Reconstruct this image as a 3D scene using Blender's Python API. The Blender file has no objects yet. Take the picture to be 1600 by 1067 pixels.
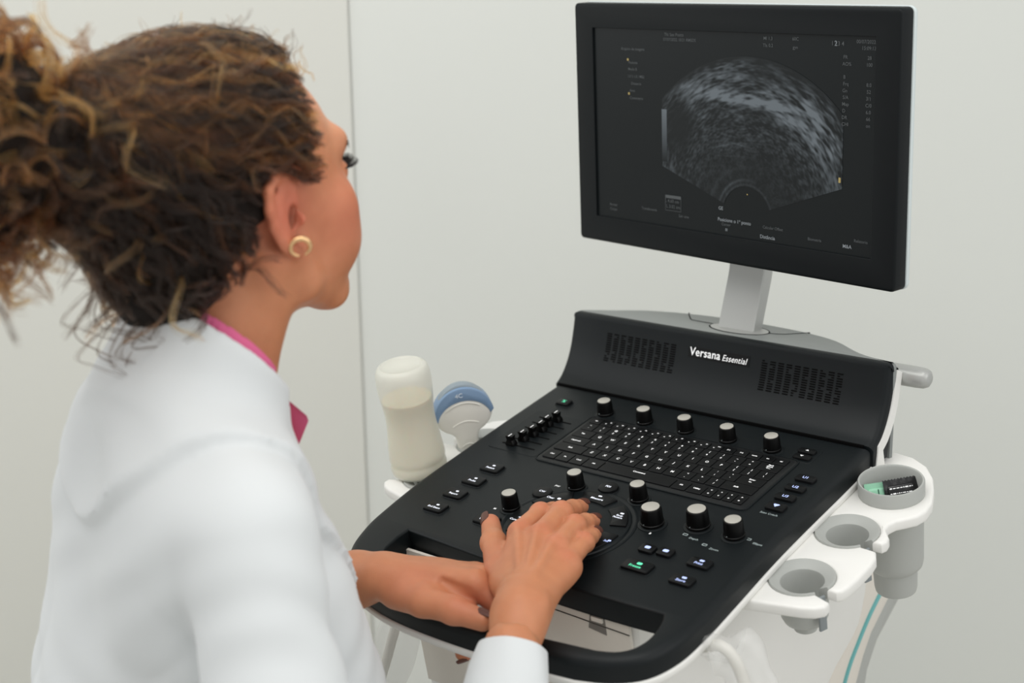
import bpy, bmesh, math, random
import numpy as np
from mathutils import Vector, Matrix, noise
from mathutils.geometry import tessellate_polygon

# ------------------------------------------------------------------ camera, world, lights
sc = bpy.context.scene
COL = sc.collection
Z0 = 0.95                                   # height of the keyboard above the floor
R = math.radians
cam_d = bpy.data.cameras.new('camera'); cam = bpy.data.objects.new('camera', cam_d); COL.objects.link(cam)
cam_d.sensor_width = 36.0; cam_d.lens = 2352.26 * 36.0 / 1600.0
CAM = Vector((1.0556, -1.4342, 0.5728 + Z0))
YAW, PITCH, ROLL = 0.6947, 0.2461, 0.0141
CR = Matrix.Rotation(YAW, 3, 'Z') @ Matrix.Rotation(-PITCH, 3, 'X') @ Matrix.Rotation(ROLL, 3, 'Y')
right, fwd, up = CR.col[0], CR.col[1], CR.col[2]
m = Matrix((right, up, -fwd)).transposed().to_4x4(); m.translation = CAM
cam.matrix_world = m
cam_d.clip_start = 0.05
cam_d.dof.use_dof = True; cam_d.dof.focus_distance = 1.72; cam_d.dof.aperture_fstop = 3.6
sc.camera = cam

W = bpy.data.worlds.new('world'); sc.world = W; W.use_nodes = True
W.node_tree.nodes['Background'].inputs[0].default_value = (0.965, 0.975, 0.97, 1)
W.node_tree.nodes['Background'].inputs[1].default_value = 0.66

def area(name, loc, target, size, power, col=(1, 1, 1)):
    d = bpy.data.lights.new(name, 'AREA'); d.shape = 'RECTANGLE'; d.size, d.size_y = size
    d.energy = power; d.color = col
    o = bpy.data.objects.new(name, d); COL.objects.link(o); o.location = loc
    o.rotation_euler = (Vector(target) - Vector(loc)).to_track_quat('-Z', 'Y').to_euler()
    return o
area('window_light', (2.6, -0.2, 2.2), (0.0, -0.2, 1.0), (2.2, 1.6), 17, (1.0, 0.99, 0.97))
area('ceiling_light', (0.2, -1.0, 2.75), (0.1, -0.5, 0.9), (2.4, 1.6), 29, (1.0, 0.99, 0.96))
area('left_window_light', (-2.3, -1.2, 2.1), (0.0, -0.2, 1.1), (1.6, 1.8), 17, (0.97, 0.99, 1.0))

vs = sc.view_settings
sc.display_settings.display_device = 'sRGB'
vs.view_transform = 'Standard'; vs.look = 'None'; vs.exposure = 0.0; vs.gamma = 1.0; vs.use_curve_mapping = False
sc.cycles.use_denoising = True
sc.cycles.max_bounces = 8
sc.cycles.transparent_max_bounces = 24

# ------------------------------------------------------------------ materials
def srgb(r, g, b):
    f = lambda c: (c / 255) / 12.92 if c <= 10 else (((c / 255) + 0.055) / 1.055) ** 2.4
    return (f(r), f(g), f(b), 1)

def mat(name, col, rough=0.5, metal=0.0, bump=0.0, bscale=400, spec=0.5, var=0.0, vscale=6.0, emit=None, estr=0, sss=0, trans=0, ior=1.45, coat=0, alpha=1, sheen=0):
    M = bpy.data.materials.new(name); M.use_nodes = True
    nt = M.node_tree; b = nt.nodes['Principled BSDF']
    b.inputs['Base Color'].default_value = col; b.inputs['Roughness'].default_value = rough
    b.inputs['Metallic'].default_value = metal; b.inputs['Specular IOR Level'].default_value = spec
    b.inputs['IOR'].default_value = ior
    if trans: b.inputs['Transmission Weight'].default_value = trans
    if coat: b.inputs['Coat Weight'].default_value = coat
    if alpha < 1: b.inputs['Alpha'].default_value = alpha
    if sheen: b.inputs['Sheen Weight'].default_value = sheen
    if emit: b.inputs['Emission Color'].default_value = emit; b.inputs['Emission Strength'].default_value = estr
    if sss:
        b.inputs['Subsurface Weight'].default_value = sss
        b.inputs['Subsurface Radius'].default_value = (1.0, 0.35, 0.2); b.inputs['Subsurface Scale'].default_value = 0.006
    tc = nt.nodes.new('ShaderNodeTexCoord')
    if bump:
        n = nt.nodes.new('ShaderNodeTexNoise'); n.inputs['Scale'].default_value = bscale; n.inputs['Detail'].default_value = 3
        bp = nt.nodes.new('ShaderNodeBump'); bp.inputs['Strength'].default_value = bump; bp.inputs['Distance'].default_value = 0.001
        nt.links.new(tc.outputs['Object'], n.inputs['Vector']); nt.links.new(n.outputs['Fac'], bp.inputs['Height'])
        nt.links.new(bp.outputs['Normal'], b.inputs['Normal'])
    if var:
        n = nt.nodes.new('ShaderNodeTexNoise'); n.inputs['Scale'].default_value = vscale; n.inputs['Detail'].default_value = 4
        rp = nt.nodes.new('ShaderNodeValToRGB')
        c = Vector(col[:3])
        rp.color_ramp.elements[0].position = 0.3; rp.color_ramp.elements[1].position = 0.7
        rp.color_ramp.elements[0].color = (*(c * (1 - var)), 1); rp.color_ramp.elements[1].color = (*[min(1, q) for q in c * (1 + var)], 1)
        nt.links.new(tc.outputs['Object'], n.inputs['Vector']); nt.links.new(n.outputs['Fac'], rp.inputs['Fac'])
        nt.links.new(rp.outputs['Color'], b.inputs['Base Color'])
    return M

BLACK = mat('black_plastic', (0.0036, 0.0058, 0.0068, 1), 0.46, bump=0.08, bscale=2500, spec=0.30)
BLACK2 = mat('black_keys', (0.0028, 0.0032, 0.0036, 1), 0.42, spec=0.26)
KEYBED = mat('key_bed', (0.0085, 0.0095, 0.0100, 1), 0.4, spec=0.35)
DARK = mat('dark_recess', (0.002, 0.002, 0.002, 1), 0.8, spec=0.1)
KNOB = mat('knob_black', (0.0018, 0.0018, 0.0018, 1), 0.36, spec=0.22)
CAPM = mat('knob_cap_grey', srgb(182, 179, 170), 0.38, metal=0.15)
WHITE = mat('white_plastic', srgb(232, 231, 227), 0.42, bump=0.04, bscale=1500)
BEIGE = mat('beige_plastic', srgb(222, 216, 206), 0.5, bump=0.06, bscale=1200)
GREY = mat('grey_plastic', srgb(172, 174, 170), 0.45, bump=0.05, bscale=1500)
COVER = mat('rear_cover_grey', srgb(128, 132, 130), 0.42, bump=0.05, bscale=1800)
SILVER = mat('silver_paint', srgb(176, 177, 174), 0.36, metal=0.35, bump=0.04, bscale=2500)
TEAL = mat('teal_trim', srgb(110, 178, 178), 0.4)
MONB = mat('monitor_black', (0.0026, 0.0043, 0.0052, 1), 0.5, bump=0.05, bscale=2500, spec=0.25)
SCREEN = mat('screen_glass', (0.0060, 0.0082, 0.0088, 1), 0.35, spec=0.25)
PRINT = mat('white_print_glow', (0.75, 0.75, 0.75, 1), 0.5, emit=(1, 1, 1, 1), estr=0.35)  # faint glow added to the print, on parts without backlight too
PRINTD = mat('grey_print', (0.34, 0.40, 0.40, 1), 0.5)
GLOW = mat('backlit_legend', (0.3, 0.36, 0.6, 1), 0.5, emit=(0.50, 0.60, 1.0, 1), estr=0.8)
GLOWW = mat('white_backlit_legend', (0.7, 0.72, 0.8, 1), 0.5, emit=(0.85, 0.9, 1.0, 1), estr=0.55)
GREEN = mat('green_backlit_legend', (0.1, 0.6, 0.35, 1), 0.5, emit=(0.12, 0.85, 0.45, 1), estr=0.6)
WALL = mat('wall_paint', srgb(217, 219, 214), 0.75, bump=0.03, bscale=60)
WALL2 = mat('wall_paint_warm', srgb(213, 213, 206), 0.75, bump=0.03, bscale=60)
GROOVE = mat('wall_groove', srgb(212, 213, 209), 0.8)
FLOORM = mat('floor_vinyl', srgb(206, 204, 198), 0.5, var=0.05, vscale=3)

# ------------------------------------------------------------------ helpers
def link(o, parent=None, name=None):
    COL.objects.link(o)
    if parent: o.parent = parent
    return o
def empty(name, loc=(0, 0, 0), label=None, cat=None, group=None):
    o = bpy.data.objects.new(name, None); COL.objects.link(o); o.location = loc
    o.empty_display_size = 0.05
    tag(o, label, cat, group); return o
def tag(o, label=None, cat=None, group=None, kind=None):
    if label: o['label'] = label
    if cat: o['category'] = cat
    if group: o['group'] = group
    if kind: o['kind'] = kind
    return o
def mobj(name, verts, faces, mt, parent=None, smooth=False, mw=None, angle=None):
    me = bpy.data.meshes.new(name); me.from_pydata([tuple(v) for v in verts], [], faces); me.update()
    bm = bmesh.new(); bm.from_mesh(me); bmesh.ops.recalc_face_normals(bm, faces=bm.faces)
    if smooth:
        for f in bm.faces: f.smooth = True
        a = R(angle or 40)
        for e in bm.edges:
            if len(e.link_faces) == 2 and e.calc_face_angle(0) > a: e.smooth = False
    bm.to_mesh(me); bm.free()
    me.materials.append(mt)
    o = bpy.data.objects.new(name, me); link(o, parent)
    if mw is not None: o.matrix_local = mw
    return o
class MB:
    """collects several pieces of one part"""
    def __init__(s): s.v = []; s.f = []
    def add(s, v, f):
        k = len(s.v); s.v += [Vector(q) for q in v]; s.f += [tuple(i + k for i in g) for g in f]; return s
    def build(s, name, mt, parent=None, smooth=True, mw=None, angle=40): return mobj(name, s.v, s.f, mt, parent, smooth, mw, angle)
def rings(rs, cap0=True, cap1=True, closed=True):
    """loft of equally long rings"""
    n = len(rs[0]); v = [p for r in rs for p in r]; f = []
    for i in range(len(rs) - 1):
        for j in range(n if closed else n - 1):
            k = (j + 1) % n
            f.append((i * n + j, i * n + k, (i + 1) * n + k, (i + 1) * n + j))
    if cap0: f.append(tuple(range(n))[::-1])
    if cap1: f.append(tuple((len(rs) - 1) * n + j for j in range(n)))
    return v, f
def rrect(w, h, r, n=4, cx=0, cy=0):
    pts = []
    for sx, sy, a0 in ((1, 1, 0), (-1, 1, 90), (-1, -1, 180), (1, -1, 270)):
        for i in range(n + 1):
            a = R(a0 + 90 * i / n)
            pts.append((cx + sx * (w / 2 - r) + r * math.cos(a), cy + sy * (h / 2 - r) + r * math.sin(a)))
    return pts
def inset(poly, d):
    """offset a closed 2D polygon inwards by d (counter-clockwise)"""
    n = len(poly); A = sum(poly[i][0] * poly[(i + 1) % n][1] - poly[(i + 1) % n][0] * poly[i][1] for i in range(n))
    s = 1 if A > 0 else -1; out = []
    for i in range(n):
        p0, p, p1 = [Vector(poly[j % n]) for j in (i - 1, i, i + 1)]
        a = (p - p0); b = (p1 - p)
        if a.length < 1e-9: a = b
        if b.length < 1e-9: b = a
        a.normalize(); b.normalize()
        na = Vector((-a.y, a.x)) * s; nb = Vector((-b.y, b.x)) * s
        m_ = na + nb
        if m_.length < 1e-6: m_ = na
        m_.normalize(); k = d / max(0.5, m_.dot(na))
        out.append((p.x + m_.x * k, p.y + m_.y * k))
    return out
def slab(poly, h0, h1, r=0.0, n=3, r0=0.0):
    """prism over poly from h0 to h1, with the top edge rounded by r and the bottom by r0"""
    rs = []
    if r0:
        for i in range(n + 1):
            a = R(90 * i / n); rs.append([(x, y, h0 + r0 * (1 - math.sin(a))) for x, y in inset(poly, r0 * (1 - math.cos(a)))])
        rs = rs[::-1]
        rs = [[(x, y, h0 + r0 * (1 - math.cos(R(90 * i / n)))) for x, y in inset(poly, r0 * (1 - math.sin(R(90 * i / n))))] for i in range(n + 1)]
    else: rs.append([(x, y, h0) for x, y in poly])
    if r:
        for i in range(n + 1):
            a = R(90 * i / n); rs.append([(x, y, h1 - r + r * math.sin(a)) for x, y in inset(poly, r * (1 - math.cos(a)))])
    else: rs.append([(x, y, h1) for x, y in poly])
    return rings(rs)
def circ(r, n=32, cx=0, cy=0): return [(cx + r * math.cos(2 * math.pi * i / n), cy + r * math.sin(2 * math.pi * i / n)) for i in range(n)]
def lathe(prof, n=40, cx=0, cy=0, cap=True):
    return rings([[(cx + r * math.cos(2 * math.pi * i / n), cy + r * math.sin(2 * math.pi * i / n), h) for i in range(n)] for r, h in prof], cap, cap)
def catmull(P, k=8, closed=False):
    P = [Vector(p) for p in P]; n = len(P); out = []
    for i in range(n if closed else n - 1):
        g = (lambda j: P[j % n]) if closed else (lambda j: P[max(0, min(n - 1, j))])
        p0, p1, p2, p3 = g(i - 1), g(i), g(i + 1), g(i + 2)
        for q in range(k):
            t = q / k
            out.append(0.5 * ((2 * p1) + (p2 - p0) * t + (2 * p0 - 5 * p1 + 4 * p2 - p3) * t * t + (3 * p1 - p0 - 3 * p2 + p3) * t ** 3))
    if not closed: out.append(P[-1])
    return out
def tube(P, r, n=12, cap=True):
    P = [Vector(p) for p in P]; rs = []; ref = None
    for i, p in enumerate(P):
        t = (P[min(i + 1, len(P) - 1)] - P[max(i - 1, 0)]).normalized()
        if ref is None: ref = t.orthogonal().normalized()
        ref = (ref - t * ref.dot(t)).normalized(); b = t.cross(ref)
        rr = r[i] if hasattr(r, '__len__') else r
        rs.append([p + (ref * math.cos(2 * math.pi * j / n) + b * math.sin(2 * math.pi * j / n)) * rr for j in range(n)])
    return rings(rs, cap, cap)
def holed(outer, holes, h):
    """flat face(s) for an outline with holes"""
    L = [[Vector((x, y, 0)) for x, y in outer]] + [[Vector((x, y, 0)) for x, y in q] for q in holes]
    pts = [p for l in L for p in l]
    tri = tessellate_polygon(L)
    return [(p.x, p.y, h) for p in pts], [tuple(t) for t in tri]
def plate(outer, holes, h0, h1, ro=0.003, rh=0.0015, rb=0.0, n=4):
    """thick plate with holes; upper outer edge rounded ro, hole edges rounded rh"""
    V, F = [], []
    def add(v, f):
        k = len(V); V.extend(v); F.extend([tuple(i + k for i in g) for g in f])
    loops_top, loops_bot = [], []
    for idx, poly in enumerate([outer] + holes):
        r = ro if idx == 0 else rh; s = 1 if idx == 0 else -1
        b = rb if idx == 0 else 0.0
        rs = []
        if b:
            for i in range(n): rs.append([(x, y, h0 + b * (1 - math.cos(R(90 * i / n)))) for x, y in inset(poly, s * b * (1 - math.sin(R(90 * i / n))))])
        rs.append([(x, y, h0 + b) for x, y in poly])
        for i in range(n + 1):
            a = R(90 * i / n); rs.append([(x, y, h1 - r + r * math.sin(a)) for x, y in inset(poly, s * r * (1 - math.cos(a)))])
        add(*rings(rs, False, False))
        loops_top.append([(p[0], p[1]) for p in rs[-1]]); loops_bot.append([(p[0], p[1]) for p in rs[0]])
    add(*holed(loops_top[0], loops_top[1:], h1)); add(*holed(loops_bot[0], loops_bot[1:], h0))
    # weld
    me = bpy.data.meshes.new('t'); me.from_pydata(V, [], F); bm = bmesh.new(); bm.from_mesh(me); bpy.data.meshes.remove(me)
    bmesh.ops.remove_doubles(bm, verts=bm.verts, dist=1e-6)
    bm.verts.ensure_lookup_table(); bm.verts.index_update()
    v = [x.co.copy() for x in bm.verts]; f = [tuple(q.index for q in x.verts) for x in bm.faces]; bm.free()
    return v, f

_fc = {}
def text_geo(s, size, shear=0.0, depth=0.00015, bold=0.0, spacing=1.0):
    key = (s, round(size, 5), shear, depth, bold, spacing)
    if key not in _fc:
        c = bpy.data.curves.new('t', 'FONT'); c.body = s; c.size = size; c.align_x = 'CENTER'; c.align_y = 'CENTER'
        c.extrude = depth; c.shear = shear; c.offset = bold; c.resolution_u = 3; c.space_character = spacing
        o = bpy.data.objects.new('t', c); COL.objects.link(o)
        dg = bpy.context.evaluated_depsgraph_get()
        me = bpy.data.meshes.new_from_object(o.evaluated_get(dg))
        v = [q.co.copy() for q in me.vertices]; f = [tuple(p.vertices) for p in me.polygons]
        bpy.data.objects.remove(o); bpy.data.curves.remove(c); bpy.data.meshes.remove(me)
        _fc[key] = (v, f)
    return _fc[key]
def place(g, x=0, y=0, z=0, sx=1.0, rot=0.0):
    v, f = g; c, s = math.cos(rot), math.sin(rot)
    return [Vector((x + (q[0] * c * sx - q[1] * s), y + (q[0] * s * sx + q[1] * c), z + q[2])) for q in v], f

# ------------------------------------------------------------------ room
hf = Vector((fwd.x, fwd.y, 0)).normalized(); hr = Vector((right.x, right.y, 0)).normalized()
camg = Vector((CAM.x, CAM.y, 0))
WD = 2.62                                     # distance from camera to wall
def room_pt(a, b, z): return camg + hr * a + hf * b + Vector((0, 0, z))
def room_box(name, a0, a1, b0, b1, z0, z1, mt, kind='structure'):
    v = [room_pt(a, b, z) for z in (z0, z1) for a, b in ((a0, b0), (a1, b0), (a1, b1), (a0, b1))]
    f = [(0, 1, 2, 3), (7, 6, 5, 4), (0, 4, 5, 1), (1, 5, 6, 2), (2, 6, 7, 3), (3, 7, 4, 0)]
    o = mobj(name, v, f, mt); o['kind'] = kind; return o
SEAM = -0.272
room_box('wall_back', SEAM + 0.004, 2.6, WD, WD + 0.12, 0, 2.9, WALL)
room_box('wall_left', -2.8, SEAM, WD - 0.004, WD + 0.12, 0, 2.9, WALL2)
room_box('trim_1', SEAM, SEAM + 0.004, WD + 0.003, WD + 0.1, 0, 2.9, GROOVE)
room_box('floor', -2.8, 2.6, -1.2, WD + 0.12, -0.1, 0, FLOORM)

# ------------------------------------------------------------------ ultrasound machine
mach = empty('ultrasound_machine', (0.08, 0.05, 0), 'white and black wheeled ultrasound machine with tilted monitor, keyboard console and side cup holders', 'ultrasound machine')
AL = 0.1973
TOW = Matrix.Translation((-0.08, -0.05, Z0))                    # console frame -> machine frame
PM = TOW @ Matrix.Rotation(AL, 4, 'X')                          # panel frame (u, v, h)
Un = Vector((1, 0, 0)); Vn = Vector((0, math.cos(AL), math.sin(AL))); Nn = Vector((0, -math.sin(AL), math.cos(AL)))
def P3(u, v, h): return Un * u + Vn * v + Nn * h + Vector((0, 0, Z0))   # world point from panel coordinates

# control panel outline (counter-clockwise)
corner = lambda pts, k=6: [tuple(p)[:2] for p in catmull([(x, y, 0) for x, y in pts], k)]
out_r = [(0.3075, 0.1135), (0.309, 0.049), (0.3105, -0.062), (0.313, -0.13), (0.319, -0.22), (0.3215, -0.27), (0.320, -0.316), (0.307, -0.352), (0.280, -0.374), (0.245, -0.386)]
out_f = [(0.245, -0.386), (0.18, -0.393), (0.10, -0.397), (0.02, -0.395), (-0.035, -0.385), (-0.082, -0.366), (-0.113, -0.332), (-0.131, -0.29), (-0.139, -0.25), (-0.147, -0.18), (-0.150, -0.1), (-0.152, 0.0), (-0.153, 0.1135)]
OUT = corner(out_r, 5)[:-1] + corner(out_f, 5)
OUT = [(float(a), float(b)) for a, b in OUT]          # runs clockwise on the right going to the front; inset() handles either way
hole = [(-0.074, -0.274), (0.03, -0.281), (0.13, -0.286), (0.22, -0.286), (0.282, -0.283)]
hole2 = [(0.290, -0.302), (0.293, -0.325), (0.288, -0.345), (0.276, -0.357), (0.258, -0.3635)]
hole3 = [(0.20, -0.371), (0.12, -0.376), (0.05, -0.375), (0.0, -0.370), (-0.032, -0.361), (-0.056, -0.343), (-0.07, -0.315)]
HOLE = [tuple(map(float, p)) for p in (corner(hole, 4) + corner([(0.286, -0.290)] + hole2, 3) + corner(hole3, 4) + [(-0.0745, -0.29)])]
v, f = plate(OUT, [HOLE], -0.026, 0.0, ro=0.011, rh=0.003, n=5)
panel = mobj('control_panel', v, f, BLACK, mach, True, PM, 30)

# white under-shell that shows as a thin rim below the black panel
def grow(poly, d): return inset(poly, -d)
OUT2 = grow(OUT, 0.0022)
HOLE2 = inset(HOLE, -0.012)
v, f = plate(OUT2, [HOLE2], -0.0375, -0.0262, ro=0.002, rh=0.001, rb=0.006, n=3)
mobj('under_shell', v, f, WHITE, mach, True, PM, 35)

# inner walls of the handle opening
v, f = plate(grow(HOLE, 0.010), [grow(HOLE, 0.0005)], -0.028, -0.0255, ro=0.001, rh=0.001, n=2)
mobj('handle_opening_liner', v, f, BLACK2, mach, True, PM, 35)

# curved speaker panel
PROF = [(0.1105, 0.0222), (0.121, 0.0300), (0.1300, 0.0410), (0.1375, 0.0540), (0.1430, 0.0680), (0.1470, 0.0830), (0.1500, 0.0970), (0.1520, 0.1080)]
PC = [Vector((p.x, p.y)) for p in catmull([(a, b, 0) for a, b in PROF], 4)]
SL = [0.0]
for i in range(1, len(PC)): SL.append(SL[-1] + (PC[i] - PC[i - 1]).length)
def prof(s):
    """point and outward normal of the speaker panel at arc length s"""
    i = 1
    while i < len(SL) - 1 and SL[i] < s: i += 1
    t = (s - SL[i - 1]) / (SL[i] - SL[i - 1]); p = PC[i - 1].lerp(PC[i], t); d = (PC[i] - PC[i - 1]).normalized()
    return p, Vector((-d.y, d.x))
rs = []
XS = [(-0.1575, 0.014), (-0.1572, 0.007), (-0.1560, 0.0025), (-0.1535, 0.0006), (-0.151, 0.0)] + [(-0.151 + i * 0.0448, 0) for i in range(1, 10)] + [(0.301, 0.0), (0.3055, 0.0010), (0.3085, 0.0036), (0.3100, 0.0080), (0.3105, 0.016)]
for X, off in XS:
    ring = []
    for i, p in enumerate(PC):
        d = (PC[min(i + 1, len(PC) - 1)] - PC[max(i - 1, 0)]).normalized(); n_ = Vector((-d.y, d.x))
        q = p - n_ * off; ring.append((X, q.x, q.y))
    tp = PC[-1]; o2 = off * 0.55
    ring += [(X, tp.x + 0.0012 + o2 * .3, tp.y + 0.0028 - o2), (X, tp.x + 0.0038, tp.y + 0.0042 - o2), (X, tp.x + 0.010, tp.y + 0.0045 - o2), (X, tp.x + 0.018, tp.y - 0.004), (X, 0.150, 0.000), (X, 0.116, -0.004)]
    rs.append(ring)
v, f = rings(rs)
mobj('speaker_panel', v, f, BLACK, mach, True, TOW, 35)
# seam between the control panel and the speaker panel
v, f = rings([[(x_, 0.1108, -0.003), (x_, 0.1130, -0.003), (x_, 0.1132, 0.0006), (x_, 0.1112, 0.0005)] for x_ in (-0.151, 0.300)])
mobj('seam_strip', v, f, DARK, mach, False, PM)

def on_prof(g, x, s, lift=0.0004):
    """bend flat geometry onto the speaker panel: local y runs up the panel"""
    out = []
    for q in g[0]:
        p, n_ = prof(s + q[1]); p = p + n_ * (lift + q[2]); out.append(Vector((x + q[0], p.x, p.y)))
    return out, g[1]
def s_at(z):
    s = 0.0
    while prof(s)[0].y < z and s < SL[-1]: s += 0.0005
    return s
random.seed(4)
sA, sB = s_at(0.0555), s_at(0.0925)
for X0, X1 in ((-0.0985, 0.0145), (0.1380, 0.2525)):
    mb = MB(); nx, ny = 10, 13
    pit = (X1 - X0) / nx
    for i in range(nx):
        for j in range(ny):
            w_, h_ = pit * 0.70, (sB - sA) / ny * 0.60
            if random.random() < 0.16: w_ *= 0.45
            poly = [(a, b, 0) for a, b in rrect(w_, h_, h_ * 0.45, 2)]
            g = rings([poly, [(a, b, 0.0003) for a, b, c in poly]], False, True)
            sh = (pit * 0.35 if w_ < pit * 0.5 else 0) * random.choice((-1, 1)) * .5
            mb.add(*on_prof(g, X0 + pit * (i + 0.5) + sh, sA + (sB - sA) * (j + 0.5) / ny, 0.0001))
    g = mb.build('speaker_grille', DARK, mach, False, TOW)
# name plate
sP = (s_at(0.0800) + s_at(0.0930)) / 2
pl = rrect(0.0905, s_at(0.0935) - s_at(0.0795), 0.001, 2)
np_ = MB().add(*on_prof(rings([[(a, b, 0) for a, b in pl], [(a, b, 0.0003) for a, b in pl]], False, True), 0.0772, sP, 0.0001)).build('name_plate', BLACK2, mach, False, TOW)
g1 = text_geo('Versana', 0.0150, 0, 0.0001, 0.00012, 1.05); g2 = text_geo('Essential', 0.0112, 0.25, 0.0001, 0.00002, 1.08)
def fit(g, x0, x1, y):
    xs = [q[0] for q in g[0]]; a, b = min(xs), max(xs); k = (x1 - x0) / (b - a)
    return [Vector((x0 + (q[0] - a) * k, q[1] + y, q[2])) for q in g[0]], g[1]
mb = MB(); mb.add(*on_prof(fit(g1, 0.0345, 0.0800, 0.0005), 0, sP, 0.0007)); mb.add(*on_prof(fit(g2, 0.0835, 0.1195, -0.0009), 0, sP, 0.0007))
mb.build('lettering', PRINT, np_, False)

# grey rear cover
hump = [(-0.153, 0.158), (-0.156, 0.170), (-0.119, 0.195), (-0.084, 0.219), (-0.041, 0.234), (0.008, 0.243), (0.06, 0.245), (0.104, 0.243), (0.155, 0.236), (0.205, 0.219), (0.256, 0.182), (0.298, 0.167), (0.311, 0.163), (0.310, 0.158)]
HP = corner(hump, 4); HP = [tuple(map(float, p)) for p in HP]
v, f = slab(HP, -0.12, 0.1125, 0.005, 3)
mobj('rear_cover', v, f, COVER, mach, True, TOW, 35)
def groove(P, h, w=0.0009, name='seam', mt=DARK, mw=TOW):
    g = tube([(a, b, h) for a, b in P], w, 6); return mobj(name, g[0], g[1], mt, mach, True, mw)
gr = groove([(-0.026, 0.2375), (-0.020, 0.228), (-0.004, 0.208), (0.0, 0.2055), (0.04, 0.203)], 0.1122)
groove([(0.112, 0.199), (0.128, 0.2035), (0.137, 0.208), (0.158, 0.2345)], 0.1122)
v, f = lathe([(0.036, 0.1115), (0.036, 0.1130), (0.034, 0.1134), (0.005, 0.1136)], 48, 0.076, 0.1985)
mobj('arm_collar', [(0.076 + (p[0] - 0.076) * 1.15, 0.1985 + (p[1] - 0.1985) * 0.62, p[2]) for p in v], f, SILVER, mach, True, TOW)
v, f = lathe([(0.0375, 0.1110), (0.0375, 0.1127), (0.03, 0.1128)], 48, 0.076, 0.1985)
mobj('arm_groove', [(0.076 + (p[0] - 0.076) * 1.15, 0.1985 + (p[1] - 0.1985) * 0.66, p[2]) for p in v], f, DARK, mach, True, TOW)
# monitor arm: bent flat column
armc = [(0.1905, 0.108), (0.1990, 0.134), (0.2080, 0.160), (0.2135, 0.176), (0.2165, 0.188), (0.2170, 0.200), (0.2165, 0.24), (0.2165, 0.36)]
AC = catmull([(0, a, b) for a, b in armc], 4); rs = []
for i, p in enumerate(AC):
    t = (AC[min(i + 1, len(AC) - 1)] - AC[max(i - 1, 0)]).normalized(); nn = Vector((0, -t.z, t.y))
    base = [(0.0485, 0.0), (0.0485, 0.021), (0.0505, 0.023), (0.098, 0.023), (0.100, 0.021), (0.100, 0.0015), (0.0985, 0.0), (0.050, 0.0)]
    rs.append([Vector((x_, p.y, p.z)) - nn * d for x_, d in base])
v, f = rings(rs)
mobj('monitor_arm', v, f, SILVER, mach, True, TOW, 30)
# rear transport handle
v, f = tube([(0.262, 0.190, 0.0915), (0.325, 0.190, 0.0915), (0.335, 0.190, 0.0915), (0.340, 0.190, 0.0915), (0.342, 0.190, 0.0915)], [0.0128, 0.0128, 0.0122, 0.0100, 0.0065], 24)
mobj('rear_handle', v, f, SILVER, mach, True, TOW, 60)

# white shell behind the speaker panel, on both flanks
for s_, X0, X1 in ((1, 0.298, 0.3120), (-1, -0.155, -0.145)):
    pts = [(p.x + 0.012, p.y - 0.004) for p in PC[1:]] + [(p.x + 0.026, p.y - 0.010) for p in PC[::-1]] + [(0.150, -0.03), (0.118, -0.03)]
    rs = [[(X, a, b) for a, b in pts] for X in (X0, X1)]
    v, f = rings(rs); mobj('flank_shell', v, f, WHITE, mach, True, TOW, 30)

# body column
body_prof = [(-0.264, -0.083), (-0.254, -0.145), (-0.235, -0.260), (-0.205, -0.40), (-0.19, -0.62), (0.06, -0.62), (0.085, -0.50), (0.125, -0.40), (0.172, -0.324), (0.248, -0.272), (0.27, -0.20), (0.20, -0.10), (0.17, 0.006), (0.10, -0.007)]
BP = [(p.y, p.z) for p in catmull([(0, a, b) for a, b in body_prof[:11]], 4)] + body_prof[11:]
def yz_slab(poly, x0, x1, r):
    rs = []
    for i in range(4):
        a = R(30 * i); rs.append([(x0 + r * (1 - math.sin(a)), y, z) for y, z in inset(poly, r * (1 - math.cos(a)))])
    rs = [[(x0 + r * (1 - math.sin(R(30 * i))) if False else x0 + r * (1 - math.sin(R(30 * i))), y, z) for y, z in inset(poly, r * (1 - math.cos(R(90 - 30 * i))) if False else r * (1 - math.sin(R(90 - 30 * i))))] for i in range(3, -1, -1)]
    rs += [[(x1 - r * (1 - math.sin(R(30 * i))), y, z) for y, z in inset(poly, r * (1 - math.sin(R(90 - 30 * i))))] for i in range(0, 4)]
    return rings(rs)
v, f = yz_slab(BP, -0.083, 0.240, 0.012)
mobj('body', v, f, WHITE, mach, True, TOW, 30)
# rear column with teal line
rear1 = [(0.172, -0.324), (0.125, -0.40), (0.10, -0.62), (0.20, -0.62), (0.205, -0.50), (0.243, -0.375), (0.270, -0.325), (0.290, -0.300), (0.350, -0.258), (0.40, -0.20), (0.27, -0.18), (0.248, -0.272)]
v, f = yz_slab([(a, b) for a, b in rear1], -0.07, 0.2365, 0.006)
mobj('rear_column', v, f, BEIGE, mach, True, TOW, 30)
rear2 = [(0.235, -0.375), (0.19, -0.62), (0.28, -0.62), (0.268, -0.42), (0.284, -0.351), (0.309, -0.317), (0.385, -0.270), (0.43, -0.18), (0.345, -0.20)]
v, f = yz_slab(rear2, -0.07, 0.2355, 0.004)
mobj('rear_skin', v, f, GREY, mach, True, TOW, 30)
tl = catmull([(0.2365, 0.335, -0.228), (0.2365, 0.303, -0.250), (0.2365, 0.276, -0.270), (0.2365, 0.248, -0.297), (0.2365, 0.222, -0.327), (0.2365, 0.195, -0.38), (0.238, 0.16, -0.46), (0.238, 0.15, -0.6)], 5)
v, f = tube(tl, 0.0036, 8); mobj('teal_trim', v, f, TEAL, mach, True, TOW)
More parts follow.
